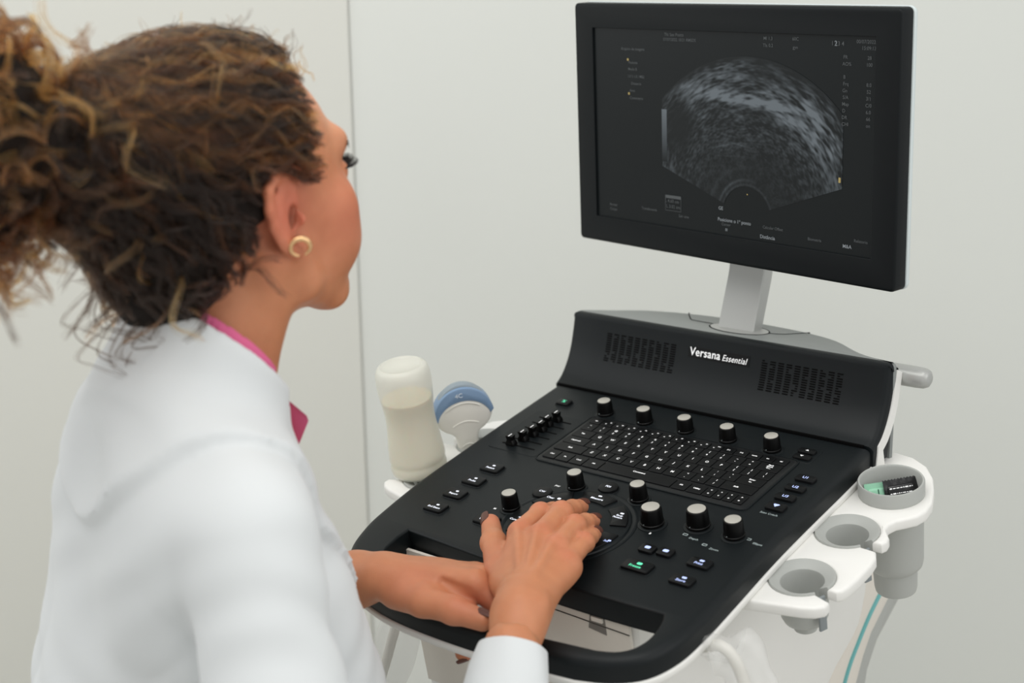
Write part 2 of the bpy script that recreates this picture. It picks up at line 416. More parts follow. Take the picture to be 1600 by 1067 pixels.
# front face cover of the body with a latch
def front(x, d, lift=0.0):   # point on the body front, d metres down from the panel
    y = -0.2675 + 0.2075 * d; return (x, y - lift * 0.98, -0.084 - d - lift * 0.2)
v = [front(x, d, l) for l in (0.0, 0.004) for x, d in ((-0.080, -0.008), (0.236, -0.008), (0.236, 0.17), (-0.080, 0.17))]
ff = [(0, 1, 2, 3), (7, 6, 5, 4), (0, 4, 5, 1), (1, 5, 6, 2), (2, 6, 7, 3), (3, 7, 4, 0)]
mobj('front_cover', v, ff, BEIGE, mach, False, TOW)
v, f = tube([front(x, 0.004 + (x - 0.0) * 0.03, 0.0042) for x in (-0.06, 0.05, 0.15, 0.236)], 0.0006, 6); mobj('cover_seam', v, f, DARK, mach, True, TOW)
lx = 0.196
v = [front(x, d, l) for l in (0.0, 0.0046) for x, d in ((lx - 0.009, 0.000), (lx + 0.010, 0.000), (lx + 0.010, 0.020), (lx - 0.013, 0.017))]
mobj('latch_recess', v, ff, mat('latch_shadow_grey', srgb(120, 116, 110), 0.6), mach, False, TOW)
v = [front(x, d, l) for l in (0.0, 0.007) for x, d in ((lx - 0.006, 0.000), (lx + 0.008, 0.000), (lx + 0.008, 0.005), (lx - 0.006, 0.005))]
mobj('latch', v, ff, BEIGE, mach, False, TOW)
# grey oval cable hook on the left of the body front
v, f = tube([front(-0.045 + 0.030 * math.cos(a), 0.004 + 0.020 * math.sin(a), 0.012) for a in [math.pi * k / 14 for k in range(0, 15)]], 0.0035, 10)
mobj('cable_hook', v, f, GREY, mach, True, TOW)
# pedestal and base
v, f = slab(rrect(0.26, 0.24, 0.05, 5, 0.08, -0.04), -0.80, -0.60, 0.01); mobj('pedestal', v, f, WHITE, mach, True, TOW)
v, f = slab(rrect(0.46, 0.56, 0.09, 6, 0.08, 0.02), -0.87, -0.79, 0.02); mobj('wheel_base', v, f, WHITE, mach, True, TOW)
for X in (-0.11, 0.27):
    for Y in (-0.22, 0.26):
        mb = MB()
        rs = [[(X + dx, Y + r_ * math.cos(2 * math.pi * i / 28), -0.905 + r_ * math.sin(2 * math.pi * i / 28)) for i in range(28)] for dx, r_ in ((-0.014, 0.039), (-0.011, 0.045), (0.011, 0.045), (0.014, 0.039))]
        mb.add(*rings(rs)); mb.add(*lathe([(0.012, -0.875), (0.012, -0.84)], 16, X, Y)); mb.build('caster', GREY, mach, True, TOW)

# ---- side trays
ring1, ring2, cupc = (0.342, -0.014), (0.343, -0.117), (0.349, 0.080)
def tray_outline(slot1=True):
    L = [(0.285, 0.165), (0.311, 0.172), (0.335, 0.168), (0.357, 0.155), (0.375, 0.133), (0.388, 0.107), (0.398, 0.080), (0.400, 0.060), (0.396, 0.046), (0.388, 0.036), (0.380, 0.027), (0.3765, 0.017), (0.3775, 0.007), (0.383, 0.000), (0.3885, -0.007), (0.3900, -0.016), (0.3870, -0.0225)]
    return L
def arcpts(c, r, a0, a1, n=16): return [(c[0] + r * math.cos(R(a0 + (a1 - a0) * i / n)), c[1] + r * math.sin(R(a0 + (a1 - a0) * i / n))) for i in range(n + 1)]
ringr = 0.0355
T = tray_outline()
T += arcpts(ring1, ringr, -14, 320, 30)            # round the first cradle, through its slot
T += [(0.3885, -0.0385), (0.3945, -0.050), (0.3965, -0.065), (0.3965, -0.095), (0.3950, -0.112), (0.3925, -0.122), (0.3880, -0.1265)]
T += arcpts(ring2, ringr, -15, 321, 30)
T += [(0.3900, -0.146), (0.3905, -0.155), (0.383, -0.163), (0.371, -0.168), (0.345, -0.174), (0.315, -0.180), (0.300, -0.186), (0.285, -0.186)]
# the arc from -17 to -322 leaves the slot open on the outer side
v, f = plate(T, [circ(0.0365, 36, *cupc)], -0.049, -0.035, ro=0.0035, rh=0.001, rb=0.003, n=3)
trayR = mobj('side_tray', v, f, WHITE, mach, True, PM, 40)
mx_ = lambda p: (0.156 - p[0], p[1])
TL = [mx_(p) for p in T][::-1]
TL = [mx_(p) for p in [(0.285, 0.060), (0.320, 0.062), (0.350, 0.052), (0.368, 0.040), (0.376, 0.026)] + T[11:]][::-1]
v, f = plate(TL, [], -0.049, -0.035, ro=0.0035, rh=0.001, rb=0.003, n=3)
trayL = mobj('side_tray', v, f, WHITE, mach, True, PM, 40)

def cradle(c, tray, flip=1, depth=0.066):
    """open grey probe cradle: sloped collar, cup below, slot outwards"""
    mb = MB(); N_ = 40; rs = []
    prof_ = [(0.0350, -0.047), (0.0358, -0.0360), (0.0348, -0.0342), (0.0330, -0.0345), (0.0235, -0.0405), (0.0225, -0.044), (0.0215, -depth), (0.016, -depth - 0.014), (0.0185, -depth - 0.016), (0.0250, -depth - 0.002), (0.0262, -0.052), (0.0335, -0.048)]
    a0, a1 = -13, 321
    for i in range(N_ + 1):
        a = R(a0 + (a1 - a0) * i / N_); ca, sa = math.cos(a) * flip, math.sin(a)
        rs.append([(c[0] + r_ * ca, c[1] + r_ * sa, h) for r_, h in prof_])
    mb.add(*rings(rs, True, True, True))
    mb.add(*lathe([(0.0005, -0.099), (0.0125, -0.099), (0.0130, -0.0915), (0.0170, -0.0905), (0.0225, -0.0870), (0.0252, -0.0810), (0.0260, -0.074), (0.0262, -0.055), (0.0236, -0.060), (0.0230, -0.078), (0.0005, -0.080)], 40, *c))
    mb.build('probe_cradle', GREY, tray, True, None, 35)
TABM = mat('tab_dark_grey', srgb(128, 134, 136), 0.45)
for c_ in (ring1, ring2):
    g = slab(rrect(0.0030, 0.0095, 0.0008, 2), -0.083, -0.0420, 0.0008, 1); v = [Vector((c_[0] + 0.0300, c_[1] - 0.0150, 0)) + Matrix.Rotation(R(-22), 3, 'Z') @ Vector(q_) for q_ in g[0]]; mobj('cradle_tab', v, g[1], TABM, trayR, True)
cradle(ring1, trayR); cradle(ring2, trayR); cradle(mx_(ring1), trayL, -1); cradle(mx_(ring2), trayL, -1)
def big_cup(c, tray):
    pr_ = [(0.0, -0.165), (0.018, -0.165), (0.0235, -0.162), (0.0245, -0.157), (0.0255, -0.133), (0.0285, -0.1305), (0.0315, -0.127), (0.0330, -0.120), (0.0350, -0.060), (0.0352, -0.037), (0.0372, -0.035), (0.0376, -0.0190), (0.0366, -0.0172), (0.0350, -0.0175), (0.0338, -0.0195), (0.0325, -0.060), (0.0310, -0.100), (0.020, -0.102), (0.0, -0.102)]
    v, f = lathe([(max(r_, 0.0004), h) for r_, h in pr_], 56, *c); mobj('cup_holder', v, f, GREY, tray, True, None, 35)
big_cup(cupc, trayR)

# ---- keyboard
kb = [(-0.0395, -0.079), (0.2490, -0.0745), (0.2470, 0.0455), (-0.0395, 0.0455)]
KB = rrect(0.296, 0.124, 0.008, 4, 0.1035, -0.0135)
v, f = slab(KB, -0.002, 0.0012, 0.0010, 2)
keyb = mobj('keyboard_bed', v, f, KEYBED, mach, True, PM, 40)
rim = MB(); o_, i_ = grow(KB, 0.0022), KB
rim.add(*plate(o_, [i_], -0.002, 0.0016, ro=0.001, rh=0.0005, n=2)).build('keyboard_rim', BLACK, mach, True, PM)
p = 0.0195; q = 0.01844; L0, R0 = -0.039, 0.2435
def key(u0, u1, vc, hgt, leg, sizes=0.0052):
    w_ = u1 - u0 - 0.0012
    v, f = slab(rrect(w_, hgt - 0.0012, 0.0014, 3), 0.0, 0.0016, 0.0004, 1)
    k = mobj('key', v, f, BLACK2, mach, True, PM @ Matrix.Translation(((u0 + u1) / 2, vc, 0.0012)), 30)
    if leg:
        mb = MB()
        for s_, dx, dy, sz in leg: mb.add(*place(text_geo(s_, sz, 0.0, 0.00005, 0.00008), dx, dy, 0.00165))
        mb.build('legend', PRINT, k, False)
    return k
S1, S2, S3 = 0.0056, 0.0036, 0.0030
def one(s_, sz=S1): return [(s_, 0, 0, sz)]
def two(a, b): return [(a, 0.0, 0.0036, 0.0042), (b, 0.0, -0.0036, 0.0042)]
# function row
fw = (R0 - L0) / 16
fl = ['esc', 'F1', 'F2', 'F3', 'F4', 'F5', 'F6', 'F7', 'F8', 'F9', 'F10', 'F11', 'F12', 'mode', 'ins', 'del']
for i, s_ in enumerate(fl):
    lg = [(s_, 0.0035, 0.0020, 0.0026), ('=', -0.002, -0.0022, 0.0036)] if s_[0] == 'F' and len(s_) < 4 and s_ not in ('F11', 'F12') else [(s_, 0, 0, S3)]
    key(L0 + fw * i, L0 + fw * (i + 1), 1.93 * q, 0.80 * q, lg)
num = [('~', '`'), ('!', '1'), ('@', '2'), ('#', '3'), ('$', '4'), ('%', '5'), ('^', '6'), ('&', '7'), ('*', '8'), ('(', '9'), (')', '0'), ('_', '-'), ('+', '=')]
x0 = L0
for a, b in num: key(x0, x0 + p, q, q, two(a, b)); x0 += p
key(x0, R0, q, q, [('Back', 0, 0.0042, S2), ('Space', 0, 0.0008, S2), ('<--', 0, -0.0030, 0.005)])
def row(y, first, flabel, chars, last):
    x0 = L0 + first * p; key(L0, x0, y, q, [(flabel, -0.001, 0, S2)])
    for c in chars: key(x0, x0 + p, y, q, one(c) if isinstance(c, str) else two(*c)); x0 += p
    if last: key(x0, R0, y, q, last)
row(0, 1.5, 'Tab', list('QWERTYUIOP') + [('{', '['), ('}', ']')], two('|', '\\'))
row(-q, 1.75, 'CapsLock', list('ASDFGHJKL') + [(':', ';'), ('"', "'")], [('Enter', 0, 0.0028, S2), ('<-', 0, -0.0025, 0.005)])
row(-2 * q, 2.25, 'Shift', list('ZXCVBNM') + [('<', ','), ('>', '.'), ('?', '/')], [('Shift', -0.004, 0, S2)])
x0 = L0
for w_, s_, sz in ((1, 'Ctrl', S2), (1.05, 'Fn', S2), (1.05, 'Cmd', S2), (1.25, 'Alt', S2), (5.25, 'Comment', 0.0042), (1.05, 'Alt', S2), (1.1, 'Utility', S2)):
    key(x0, x0 + w_ * p, -3 * q - 0.0035, q * 1.1, [(s_, 0, 0.0 if s_ != 'Comment' else 0.004, sz)]); x0 += w_ * p
rem = (R0 - x0) / 4
for s_ in (('<', 'o'), ('^', 'v'), ('+', 'o'), ('>', 'o')): key(x0, x0 + rem, -3 * q - 0.0035, q * 1.1, two(*s_)); x0 += rem

# ---- knobs
def knob(u, v_, r_, h=0.0215, dot=True):
    mb = MB(); n = 48
    P_ = [(r_ * 1.06, 0.0012), (r_ * 1.06, 0.004), (r_ * 1.0, 0.0046), (r_ * 0.93, h - 0.0018), (r_ * 0.90, h - 0.0006), (r_ * 0.80, h)]
    rs = [[(rr * (1 + (0.018 if (i % 2 and 0 < j < 4) else 0)) * math.cos(2 * math.pi * i / n), rr * (1 + (0.018 if (i % 2 and 0 < j < 4) else 0)) * math.sin(2 * math.pi * i / n), hh) for i in range(n)] for j, (rr, hh) in enumerate(P_)]
    v, f = rings(rs)
    k = mobj('knob', v, f, KNOB, mach, True, PM @ Matrix.Translation((u, v_, 0)), 35)
    v, f = lathe([(r_ * 0.80, h - 0.0004), (r_ * 0.79, h + 0.0006), (r_ * 0.74, h + 0.0009)], 40); mobj('knob_cap', v, f, CAPM, k, True)
    v, f = lathe([(r_ * 1.35, -0.001), (r_ * 1.32, 0.0008), (r_ * 1.22, 0.0013)], 40); mobj('knob_ring', v, f, BLACK, k, True)
    if dot:
        a = R(-100); v, f = lathe([(0.0006, 0), (0.0006, 0.0002)], 8)
        v = [(r_ * 1.035 * math.cos(a) + q_[0], r_ * 1.035 * math.sin(a) - q_[2] - 0.0002, 0.0058 + q_[1]) for q_ in v]; mobj('knob_dot', v, f, PRINTD, k, False)
for i in range(5): knob(-0.0335 + i * 0.0607, 0.0590, 0.0102, 0.020)
knob(0.007, -0.185, 0.0102); knob(0.048, -0.1135, 0.0102); knob(0.1315, -0.1055, 0.0104)
knob(0.1755, -0.1435, 0.0126, 0.0225); knob(0.2240, -0.1260, 0.0126, 0.0225); knob(0.2700, -0.1270, 0.0112, 0.0215)
# raised bar under the five knobs
v, f = slab(rrect(0.292, 0.030, 0.006, 3, 0.1020, 0.0600), -0.001, 0.0008, 0.0006, 1); mobj('knob_strip', v, f, BLACK, mach, True, PM)

def printed(s_, u, v_, size=0.0045, mt=PRINT, parent=None, rot=0):
    g = place(text_geo(s_, size, 0, 0.00005, 0.00006), u, v_, 0.0003, 1, rot); return mobj('printed_label', g[0], g[1], mt, parent or mach, False, PM)
for i in range(5): printed(str(i + 1), -0.0205 + i * 0.0603, 0.0535 if False else 0.0665, 0.0042)
printed('M', -0.0110, -0.1930); printed('PW', 0.0240, -0.1190); printed('B', 0.1840, -0.1610)
printed('Depth', 0.2330, -0.1500, 0.0046, PRINTD); printed('Zoom', 0.2640, -0.1590, 0.0046, PRINTD); printed('Ellipse', 0.3000, -0.1300, 0.0046, PRINTD)
printed('Scan Coach', 0.2790, -0.0700, 0.0046, PRINTD)
def ring_icon(u, v_, w_=0.006, h=0.004):
    o_ = rrect(w_, h, 0.001, 2, u, v_); v, f = plate(o_, [inset(o_, 0.0009)], 0.0001, 0.0003, ro=0.0, rh=0.0, n=1); mobj('printed_icon', v, f, PRINTD, mach, False, PM)
ring_icon(0.2200, -0.1460); ring_icon(0.2500, -0.1550); ring_icon(0.2865, -0.1250)

# ---- push buttons
def button(u, v_, w_, h, legend, mt=GLOWW, shape=None, rot=0, hh=0.0035, well=True, size=0.0042):
    poly = shape or rrect(w_, h, 0.0032, 4)
    v, f = slab(poly, -0.0005, hh, 0.0012, 2)
    b = mobj('button', v, f, BLACK2, mach, True, PM @ Matrix.Translation((u, v_, 0)) @ Matrix.Rotation(rot, 4, 'Z'), 40)
    if well:
        o_ = grow(poly, 0.0016); v, f = plate(o_, [grow(poly, 0.0003)], -0.0005, 0.0006, ro=0.0004, rh=0.0002, n=1); mobj('button_rim', v, f, BLACK, b, True)
    mb = MB()
    for it in legend:
        if it[0] == '#':   # pictogram: filled rounded box
            _, dx, dy, a, c = it; a, c = a * 0.8, c * 0.8; mb.add(*rings([[(x_, y_, hh + 0.0001) for x_, y_ in rrect(a, c, min(a, c) * 0.35, 3, dx, dy)], [(x_, y_, hh + 0.0002) for x_, y_ in rrect(a, c, min(a, c) * 0.35, 3, dx, dy)]], False, True))
        elif it[0] == '@':  # triangle
            _, dx, dy, a, s_ = it; mb.add([(dx - a, dy - a * s_ * .6, hh + 0.0002), (dx + a, dy - a * s_ * .6, hh + 0.0002), (dx, dy + a * s_ * .6, hh + 0.0002)], [(0, 1, 2)])
        else:
            s_, dx, dy, sz = it; mb.add(*place(text_geo(s_, sz, 0, 0.00005, 0.00006), dx, dy, hh + 0.0002))
    if legend: mb.build('legend', mt, b, False)
    return b
for v_, s_ in ((-0.1185, 'Patient'), (-0.1530, 'Probe'), (-0.1875, 'Report'), (-0.2225, 'End Exam')):
    button(-0.0765, v_, 0.0275, 0.0190, [(s_, 0, -0.0032, 0.0046), ('#', 0.001, 0.0030, 0.0050, 0.0034)])
button(-0.0010, -0.2190, 0.0300, 0.0200, [('Wheel', -0.002, -0.0034, 0.0046), ('#', 0.0005, 0.0030, 0.0050, 0.0030)])
button(-0.1040, 0.0640, 0.0200, 0.0150, [('%', 0, 0, 0.0085)], GREEN)
for u_, s_ in ((0.0190, 'CW'), (0.0840, 'PDI')):
    v__ = -0.1410 if u_ < 0.05 else -0.0990
    button(u_, v__, 0, 0, [(s_, 0, 0, 0.0048)], GLOWW, circ(0.0118, 32))
for v_, s_ in ((0.0125, 'U1'), (-0.0110, 'U2'), (-0.0335, 'U3')): button(0.2790, v_, 0.0240, 0.0130, [(s_, 0, 0, 0.0065)], GLOW, well=False)
button(0.2800, -0.0560, 0.0230, 0.0150, [('@', 0, -0.0003, 0.0040, -1.1), ('#', 0, 0.0022, 0.0080, 0.0026)], GLOW, well=False)
button(0.2490, 0.0710, 0.0220, 0.0110, [('@', 0.0005, 0, 0.0024, 1)], PRINT, well=False); button(0.2505, 0.0565, 0.0220, 0.0110, [('@', -0.001, 0, 0.0024, -1)], PRINT, well=False)
v, f = slab(rrect(0.030, 0.034, 0.004, 3, 0.2500, 0.0640), -0.001, 0.0006, 0.0004, 1); mobj('rocker_bed', v, f, BLACK, mach, True, PM)
button(0.2010, -0.1905, 0.0185, 0.0150, [('#', 0, 0.0005, 0.0085, 0.0060)], GLOW, well=False); button(0.2225, -0.1880, 0.0185, 0.0150, [('#', 0, 0.0005, 0.0085, 0.0060)], GLOW, well=False)
button(0.2110, -0.2240, 0.0340, 0.0190, [('Freeze', -0.001, -0.0034, 0.0056), ('#', 0.001, 0.0028, 0.0080, 0.0052)], GREEN)
button(0.2670, -0.1905, 0.0265, 0.0165, [('Print', 0, -0.0030, 0.0052), ('#', 0.001, 0.0028, 0.0070, 0.0040)], GLOW, well=False)
button(0.2680, -0.2260, 0.0265, 0.0165, [('Store', 0, -0.0030, 0.0052), ('#', 0.001, 0.0028, 0.0070, 0.0040)], GLOW, well=False)

# ---- trackball with its ring of buttons
tb = (0.0890, -0.1860)
v, f = lathe([(0.0800, -0.001), (0.0800, 0.0004), (0.0785, 0.0010), (0.0760, 0.0010), (0.0745, 0.0002), (0.0730, 0.0002), (0.0720, 0.0016), (0.0700, 0.0022), (0.030, 0.0030), (0.0235, 0.0034), (0.0225, 0.0022), (0.0215, -0.001)], 72, *tb)
mobj('trackball_bezel', v, f, BLACK, mach, True, PM, 30)
mb = MB(); rs = [[(tb[0] + 0.0205 * math.cos(R(t)) * math.cos(2 * math.pi * i / 32), tb[1] + 0.0205 * math.cos(R(t)) * math.sin(2 * math.pi * i / 32), -0.003 + 0.0205 * math.sin(R(t)) * .62) for i in range(32)] for t in (0, 15, 30, 45, 60, 75, 88)]
mb.add(*rings(rs)).build('trackball', KNOB, mach, True, PM)
v, f = lathe([(0.0300, 0.0028), (0.0285, 0.0042), (0.0260, 0.0044), (0.0240, 0.0032), (0.0235, 0.002)], 60, *tb)
mobj('trackball_ring', v, f, BLACK2, mach, True, PM, 40)
def sector(a0, a1, r0, r1, n=7):
    am = (a0 + a1) / 2; c = ((r0 + r1) / 2 * math.cos(R(am)), (r0 + r1) / 2 * math.sin(R(am)))
    pts = [(r1 * math.cos(R(a0 + (a1 - a0) * i / n)) - c[0], r1 * math.sin(R(a0 + (a1 - a0) * i / n)) - c[1]) for i in range(n + 1)] + [(r0 * math.cos(R(a1 + (a0 - a1) * i / n)) - c[0], r0 * math.sin(R(a1 + (a0 - a1) * i / n)) - c[1]) for i in range(n + 1)]
    return pts, c
for a0, a1, lg, mt in ((120, 163, [('Clear', -0.004, -0.001, 0.0048), ('#', 0.007, 0.001, 0.0055, 0.0045)], GLOWW), (70, 110, [('Measure', 0.001, -0.0030, 0.0050), ('#', 0.0010, 0.0035, 0.0060, 0.0030)], GLOWW), (18, 58, [('Body', 0, -0.0002, 0.0042), ('Pattern', 0, -0.0044, 0.0042), ('#', 0.0, 0.0048, 0.0060, 0.0034)], GLOWW), (177, 220, [('Cursor', -0.001, -0.0030, 0.0048), ('@', 0.001, 0.004, 0.0020, 1)], GLOWW), (-38, 2, [('Set', 0.008, 0.004, 0.0048), ('#', 0.011, 0.006, 0.005, 0.0034)], GLOW)):
    pts, c = sector(a0, a1, 0.0500, 0.0690)
    button(tb[0] + c[0], tb[1] + c[1], 0, 0, lg, mt, pts, 0, 0.0044, well=False)

# ---- slide potentiometers
slp = [(-0.1235, -0.0735), (-0.0455, -0.0735), (-0.0455, 0.0335), (-0.1225, 0.0335)]
v, f = slab(rrect(0.076, 0.106, 0.005, 3, -0.0855, -0.0200), -0.001, 0.0005, 0.0004, 1); mobj('slider_bed', v, f, BLACK, mach, True, PM)
for i in range(6):
    vy = -0.0575 + i * 0.0152; ux = (-0.0955, -0.0880, -0.0845, -0.0825, -0.0840, -0.0810)[i]
    v, f = slab(rrect(0.052, 0.0026, 0.0012, 2), 0.0, 0.0006, 0); s_ = mobj('slider', v, f, DARK, mach, True, PM @ Matrix.Translation((-0.0845, vy, 0.0001)))
    rs = [[(x_, y_, h) for x_, y_ in rrect(a, b, 0.0015, 2)] for a, b, h in ((0.0130, 0.0100, 0.0008), (0.0125, 0.0095, 0.004), (0.0085, 0.0075, 0.0075), (0.0105, 0.0085, 0.0125), (0.0100, 0.0080, 0.0135))]
    v, f = rings(rs); c_ = mobj('slider_cap', v, f, KNOB, s_, True, Matrix.Translation((ux + 0.0845, 0, 0)), 30)
    v, f = slab(rrect(0.0010, 0.0070, 0.0003, 1, ux + 0.0845, 0), 0.0134, 0.0138); mobj('slider_mark', v, f, PRINT, s_, False)

# ---- monitor
MW, MH = 0.4404, 0.4404 * 9 / 16
MM = TOW @ Matrix.Translation((0.079, 0.1412, 0.3663)) @ Matrix.Rotation(-0.1566, 4, 'Z') @ Matrix.Rotation(0.0327, 4, 'X') @ Matrix.Rotation(R(90), 4, 'X')
# local: x right, y up, z towards the viewer
OW, OH = MW / 2 + 0.033, MH / 2 + 0.0327
outer = rrect(OW * 2, OH * 2, 0.006, 4, 0, -0.0016); inner = rrect(MW, MH, 0.0008, 1)
inner = [(-MW/2, -MH/2), (MW/2, -MH/2), (MW/2, MH/2), (-MW/2, MH/2)]
v, f = plate(outer, [inner], -0.022, 0.0, ro=0.0030, rh=0.0006, rb=0.002, n=3)
mon = mobj('monitor', v, f, MONB, mach, True, MM, 35)
v, f = slab(rrect(OW * 2 + 0.002, OH * 2 + 0.002, 0.008, 4, 0, -0.0016), -0.030, -0.022, 0.001, 2, 0.004); mobj('back_shell', v, f, mat('pale_back_shell', srgb(205, 214, 214), 0.4), mon, True)
v, f = slab(rrect(0.30, 0.18, 0.02, 4), -0.052, -0.028, 0, 2, 0.012); mobj('back_housing', v, f, WHITE, mon, True)
v, f = slab(rrect(0.09, 0.07, 0.01, 3, -0.01, -0.0), -0.078, -0.048, 0.004); mobj('mount', v, f, SILVER, mon, True)
v, f = slab(rrect(MW + 0.004, MH + 0.004, 0.0005, 1), -0.010, -0.0030); scr = mobj('screen', v, f, SCREEN, mon, False)
scr['label'] = 'dark glass screen showing a grey ultrasound scan'

def scan_image():
    nr, nt = 200, 300; C0 = (0.0370, -0.0967); rng = np.random.default_rng(3)
    rr = np.linspace(0.0373, 0.1925, nr); tt = np.radians(np.linspace(160, 19, nt))
    RR, TT = np.meshgrid(rr, tt, indexing='ij')
    X = C0[0] + RR * np.cos(TT); Y = C0[1] + RR * np.sin(TT)
    def sm(a, k0, k1):
        for _ in range(k0): a = (a + np.roll(a, 1, 0) + np.roll(a, -1, 0)) / 3
        for _ in range(k1): a = (a + np.roll(a, 1, 1) + np.roll(a, -1, 1)) / 3
        a = a - a.mean(); return a / a.std()
    sp = sm(rng.normal(size=RR.shape), 1, 4); sp2 = sm(rng.normal(size=RR.shape), 3, 22); sp3 = sm(rng.normal(size=RR.shape), 14, 20)
    A = lambda x0, y0, sx, sy, k=1.0, rot=0: k * np.exp(-(((X - x0) * np.cos(rot) + (Y - y0) * np.sin(rot)) / sx) ** 2 - ((-(X - x0) * np.sin(rot) + (Y - y0) * np.cos(rot)) / sy) ** 2)
    depth = (RR - 0.0373) / 0.155
    b = 0.115 + 0.085 * sp * (0.45 + depth) + 0.05 * sp3
    up_ = np.clip((depth - 0.45) * 3, 0, 1)
    b += up_ * (0.10 * sp2 + 0.05)
    # bright tissue layers
    b += np.clip(A(0.015, 0.046, 0.075, 0.007, 0.65, -0.10) * (1 + 0.35 * sp2), 0, 1)
    b += np.clip(A(0.095, 0.028, 0.045, 0.010, 0.55, -0.50) * (1 + 0.4 * sp2), 0, 1)
    b += np.clip(A(0.010, 0.071, 0.024, 0.004, 0.45) * (1 + 0.3 * sp2), 0, 1)
    b += np.clip(A(0.075, 0.060, 0.020, 0.005, 0.35, -0.4), 0, 1)
    b += A(0.140, 0.030, 0.034, 0.006, 0.50, -0.72) * (1 + 0.4 * sp2) + A(0.150, -0.005, 0.045, 0.020, 0.22, -0.95) * (1 + 0.7 * sp2)
    b += A(-0.040, 0.055, 0.030, 0.012, 0.18, 0.6) + A(-0.085, 0.05, 0.02, 0.006, 0.18, 0.7)
    # thin lines in the middle
    b += A(-0.004, -0.0135, 0.020, 0.0012, 0.35, 0.22) + A(0.026, -0.0100, 0.016, 0.0011, 0.25, -0.15) + A(0.012, -0.0245, 0.022, 0.0010, 0.15, 0.05)
    # surface arc near the probe
    b += np.exp(-((RR - 0.0450) / 0.0018) ** 2) * np.clip((np.degrees(TT) - 62) / 60, 0, 1) * 0.6
    b += np.exp(-((RR - 0.0395) / 0.0012) ** 2) * 0.30 + np.exp(-((RR - 0.0600) / 0.003) ** 2) * np.clip((np.degrees(TT) - 80) / 60, 0, 1) * 0.28
    # dark pockets
    b *= 1 - 0.93 * np.exp(-(((X + 0.072) / 0.025) ** 2 + ((Y - 0.004) / 0.033) ** 2) ** 2)
    b *= 1 - 0.5 * np.exp(-(((X - 0.06) / 0.03) ** 2 + ((Y - 0.080) / 0.02) ** 2))
    b *= 1 - 0.80 * np.exp(-(((X - 0.13) / 0.05) ** 2 + ((Y - 0.085) / 0.022) ** 2))
    b *= np.clip((1.01 - depth) * 14, 0, 1) * np.clip(1.2 - 0.45 * np.abs(np.degrees(TT) - 90) / 90, 0, 1)
    b *= 1 - 0.60 * np.clip((0.50 - depth) * 3, 0, 1) * np.clip((0.02 - Y) * 20, 0, 1)
    b = np.clip(b, 0.0, 1.0) ** 1.25 * 1.3
    b = np.clip(b, 0, 1)
    ok = (X > -0.1012) & (X < 0.1782)
    V = np.stack([X, Y, np.full_like(X, -0.0026)], -1).reshape(-1, 3)
    idx = np.arange(nr * nt).reshape(nr, nt); okc = ok[:-1, :-1] & ok[1:, :-1] & ok[:-1, 1:] & ok[1:, 1:]
    F = np.stack([idx[:-1, :-1], idx[1:, :-1], idx[1:, 1:], idx[:-1, 1:]], -1)[okc].reshape(-1, 4)
    me = bpy.data.meshes.new('scan_image'); me.from_pydata(V.tolist(), [], F.tolist())
    at_ = me.color_attributes.new('scan', 'FLOAT_COLOR', 'POINT')
    c = np.stack([b, b, b, np.ones_like(b)], -1).reshape(-1).astype(np.float32); at_.data.foreach_set('color', c)
    Mt = bpy.data.materials.new('scan_picture'); Mt.use_nodes = True; nt_ = Mt.node_tree; bs = nt_.nodes['Principled BSDF']
    an = nt_.nodes.new('ShaderNodeAttribute'); an.attribute_name = 'scan'
    rp = nt_.nodes.new('ShaderNodeValToRGB'); rp.color_ramp.elements[0].color = (0, 0, 0, 1); rp.color_ramp.elements[1].color = (0.27, 0.31, 0.34, 1)
    nt_.links.new(an.outputs['Fac'], rp.inputs['Fac']); nt_.links.new(rp.outputs['Color'], bs.inputs['Emission Color']); bs.inputs['Emission Strength'].default_value = 0.42
    bs.inputs['Base Color'].default_value = (0.0060, 0.0082, 0.0088, 1); bs.inputs['Roughness'].default_value = 0.35; bs.inputs['Specular IOR Level'].default_value = 0.25
    me.materials.append(Mt); o = bpy.data.objects.new('scan_image', me); link(o, scr); return o
scan_image()
TXT1 = mat('screen_text', (0.02, 0.02, 0.02, 1), 0.5, emit=(0.5, 0.55, 0.58, 1), estr=0.38)
TXT2 = mat('screen_text_dim', (0.02, 0.02, 0.02, 1), 0.5, emit=(0.4, 0.46, 0.48, 1), estr=0.11)
TXTY = mat('screen_mark_yellow', (0.02, 0.02, 0.01, 1), 0.5, emit=(0.8, 0.6, 0.2, 1), estr=0.4)
def stext(L, mt, name='screen_text'):
    mb = MB()
    for s_, x_, y_, sz in L: mb.add(*place(text_geo(s_, sz, 0, 0.00003, 0.00004), x_, y_, -0.0025))
    mb.build(name, mt, scr, False)
stext([('Posicione o 1º ponto', 0.018, -0.1045, 0.0062), ('Distância', 0.070, -0.1180, 0.0062), ('fil', 0.0056, -0.1165, 0.0050), ('M&A', 0.1862, -0.1142, 0.0060), ('GE', -0.0035, -0.0905, 0.0060), ('2', 0.1655, 0.1145, 0.0080)], TXT1)
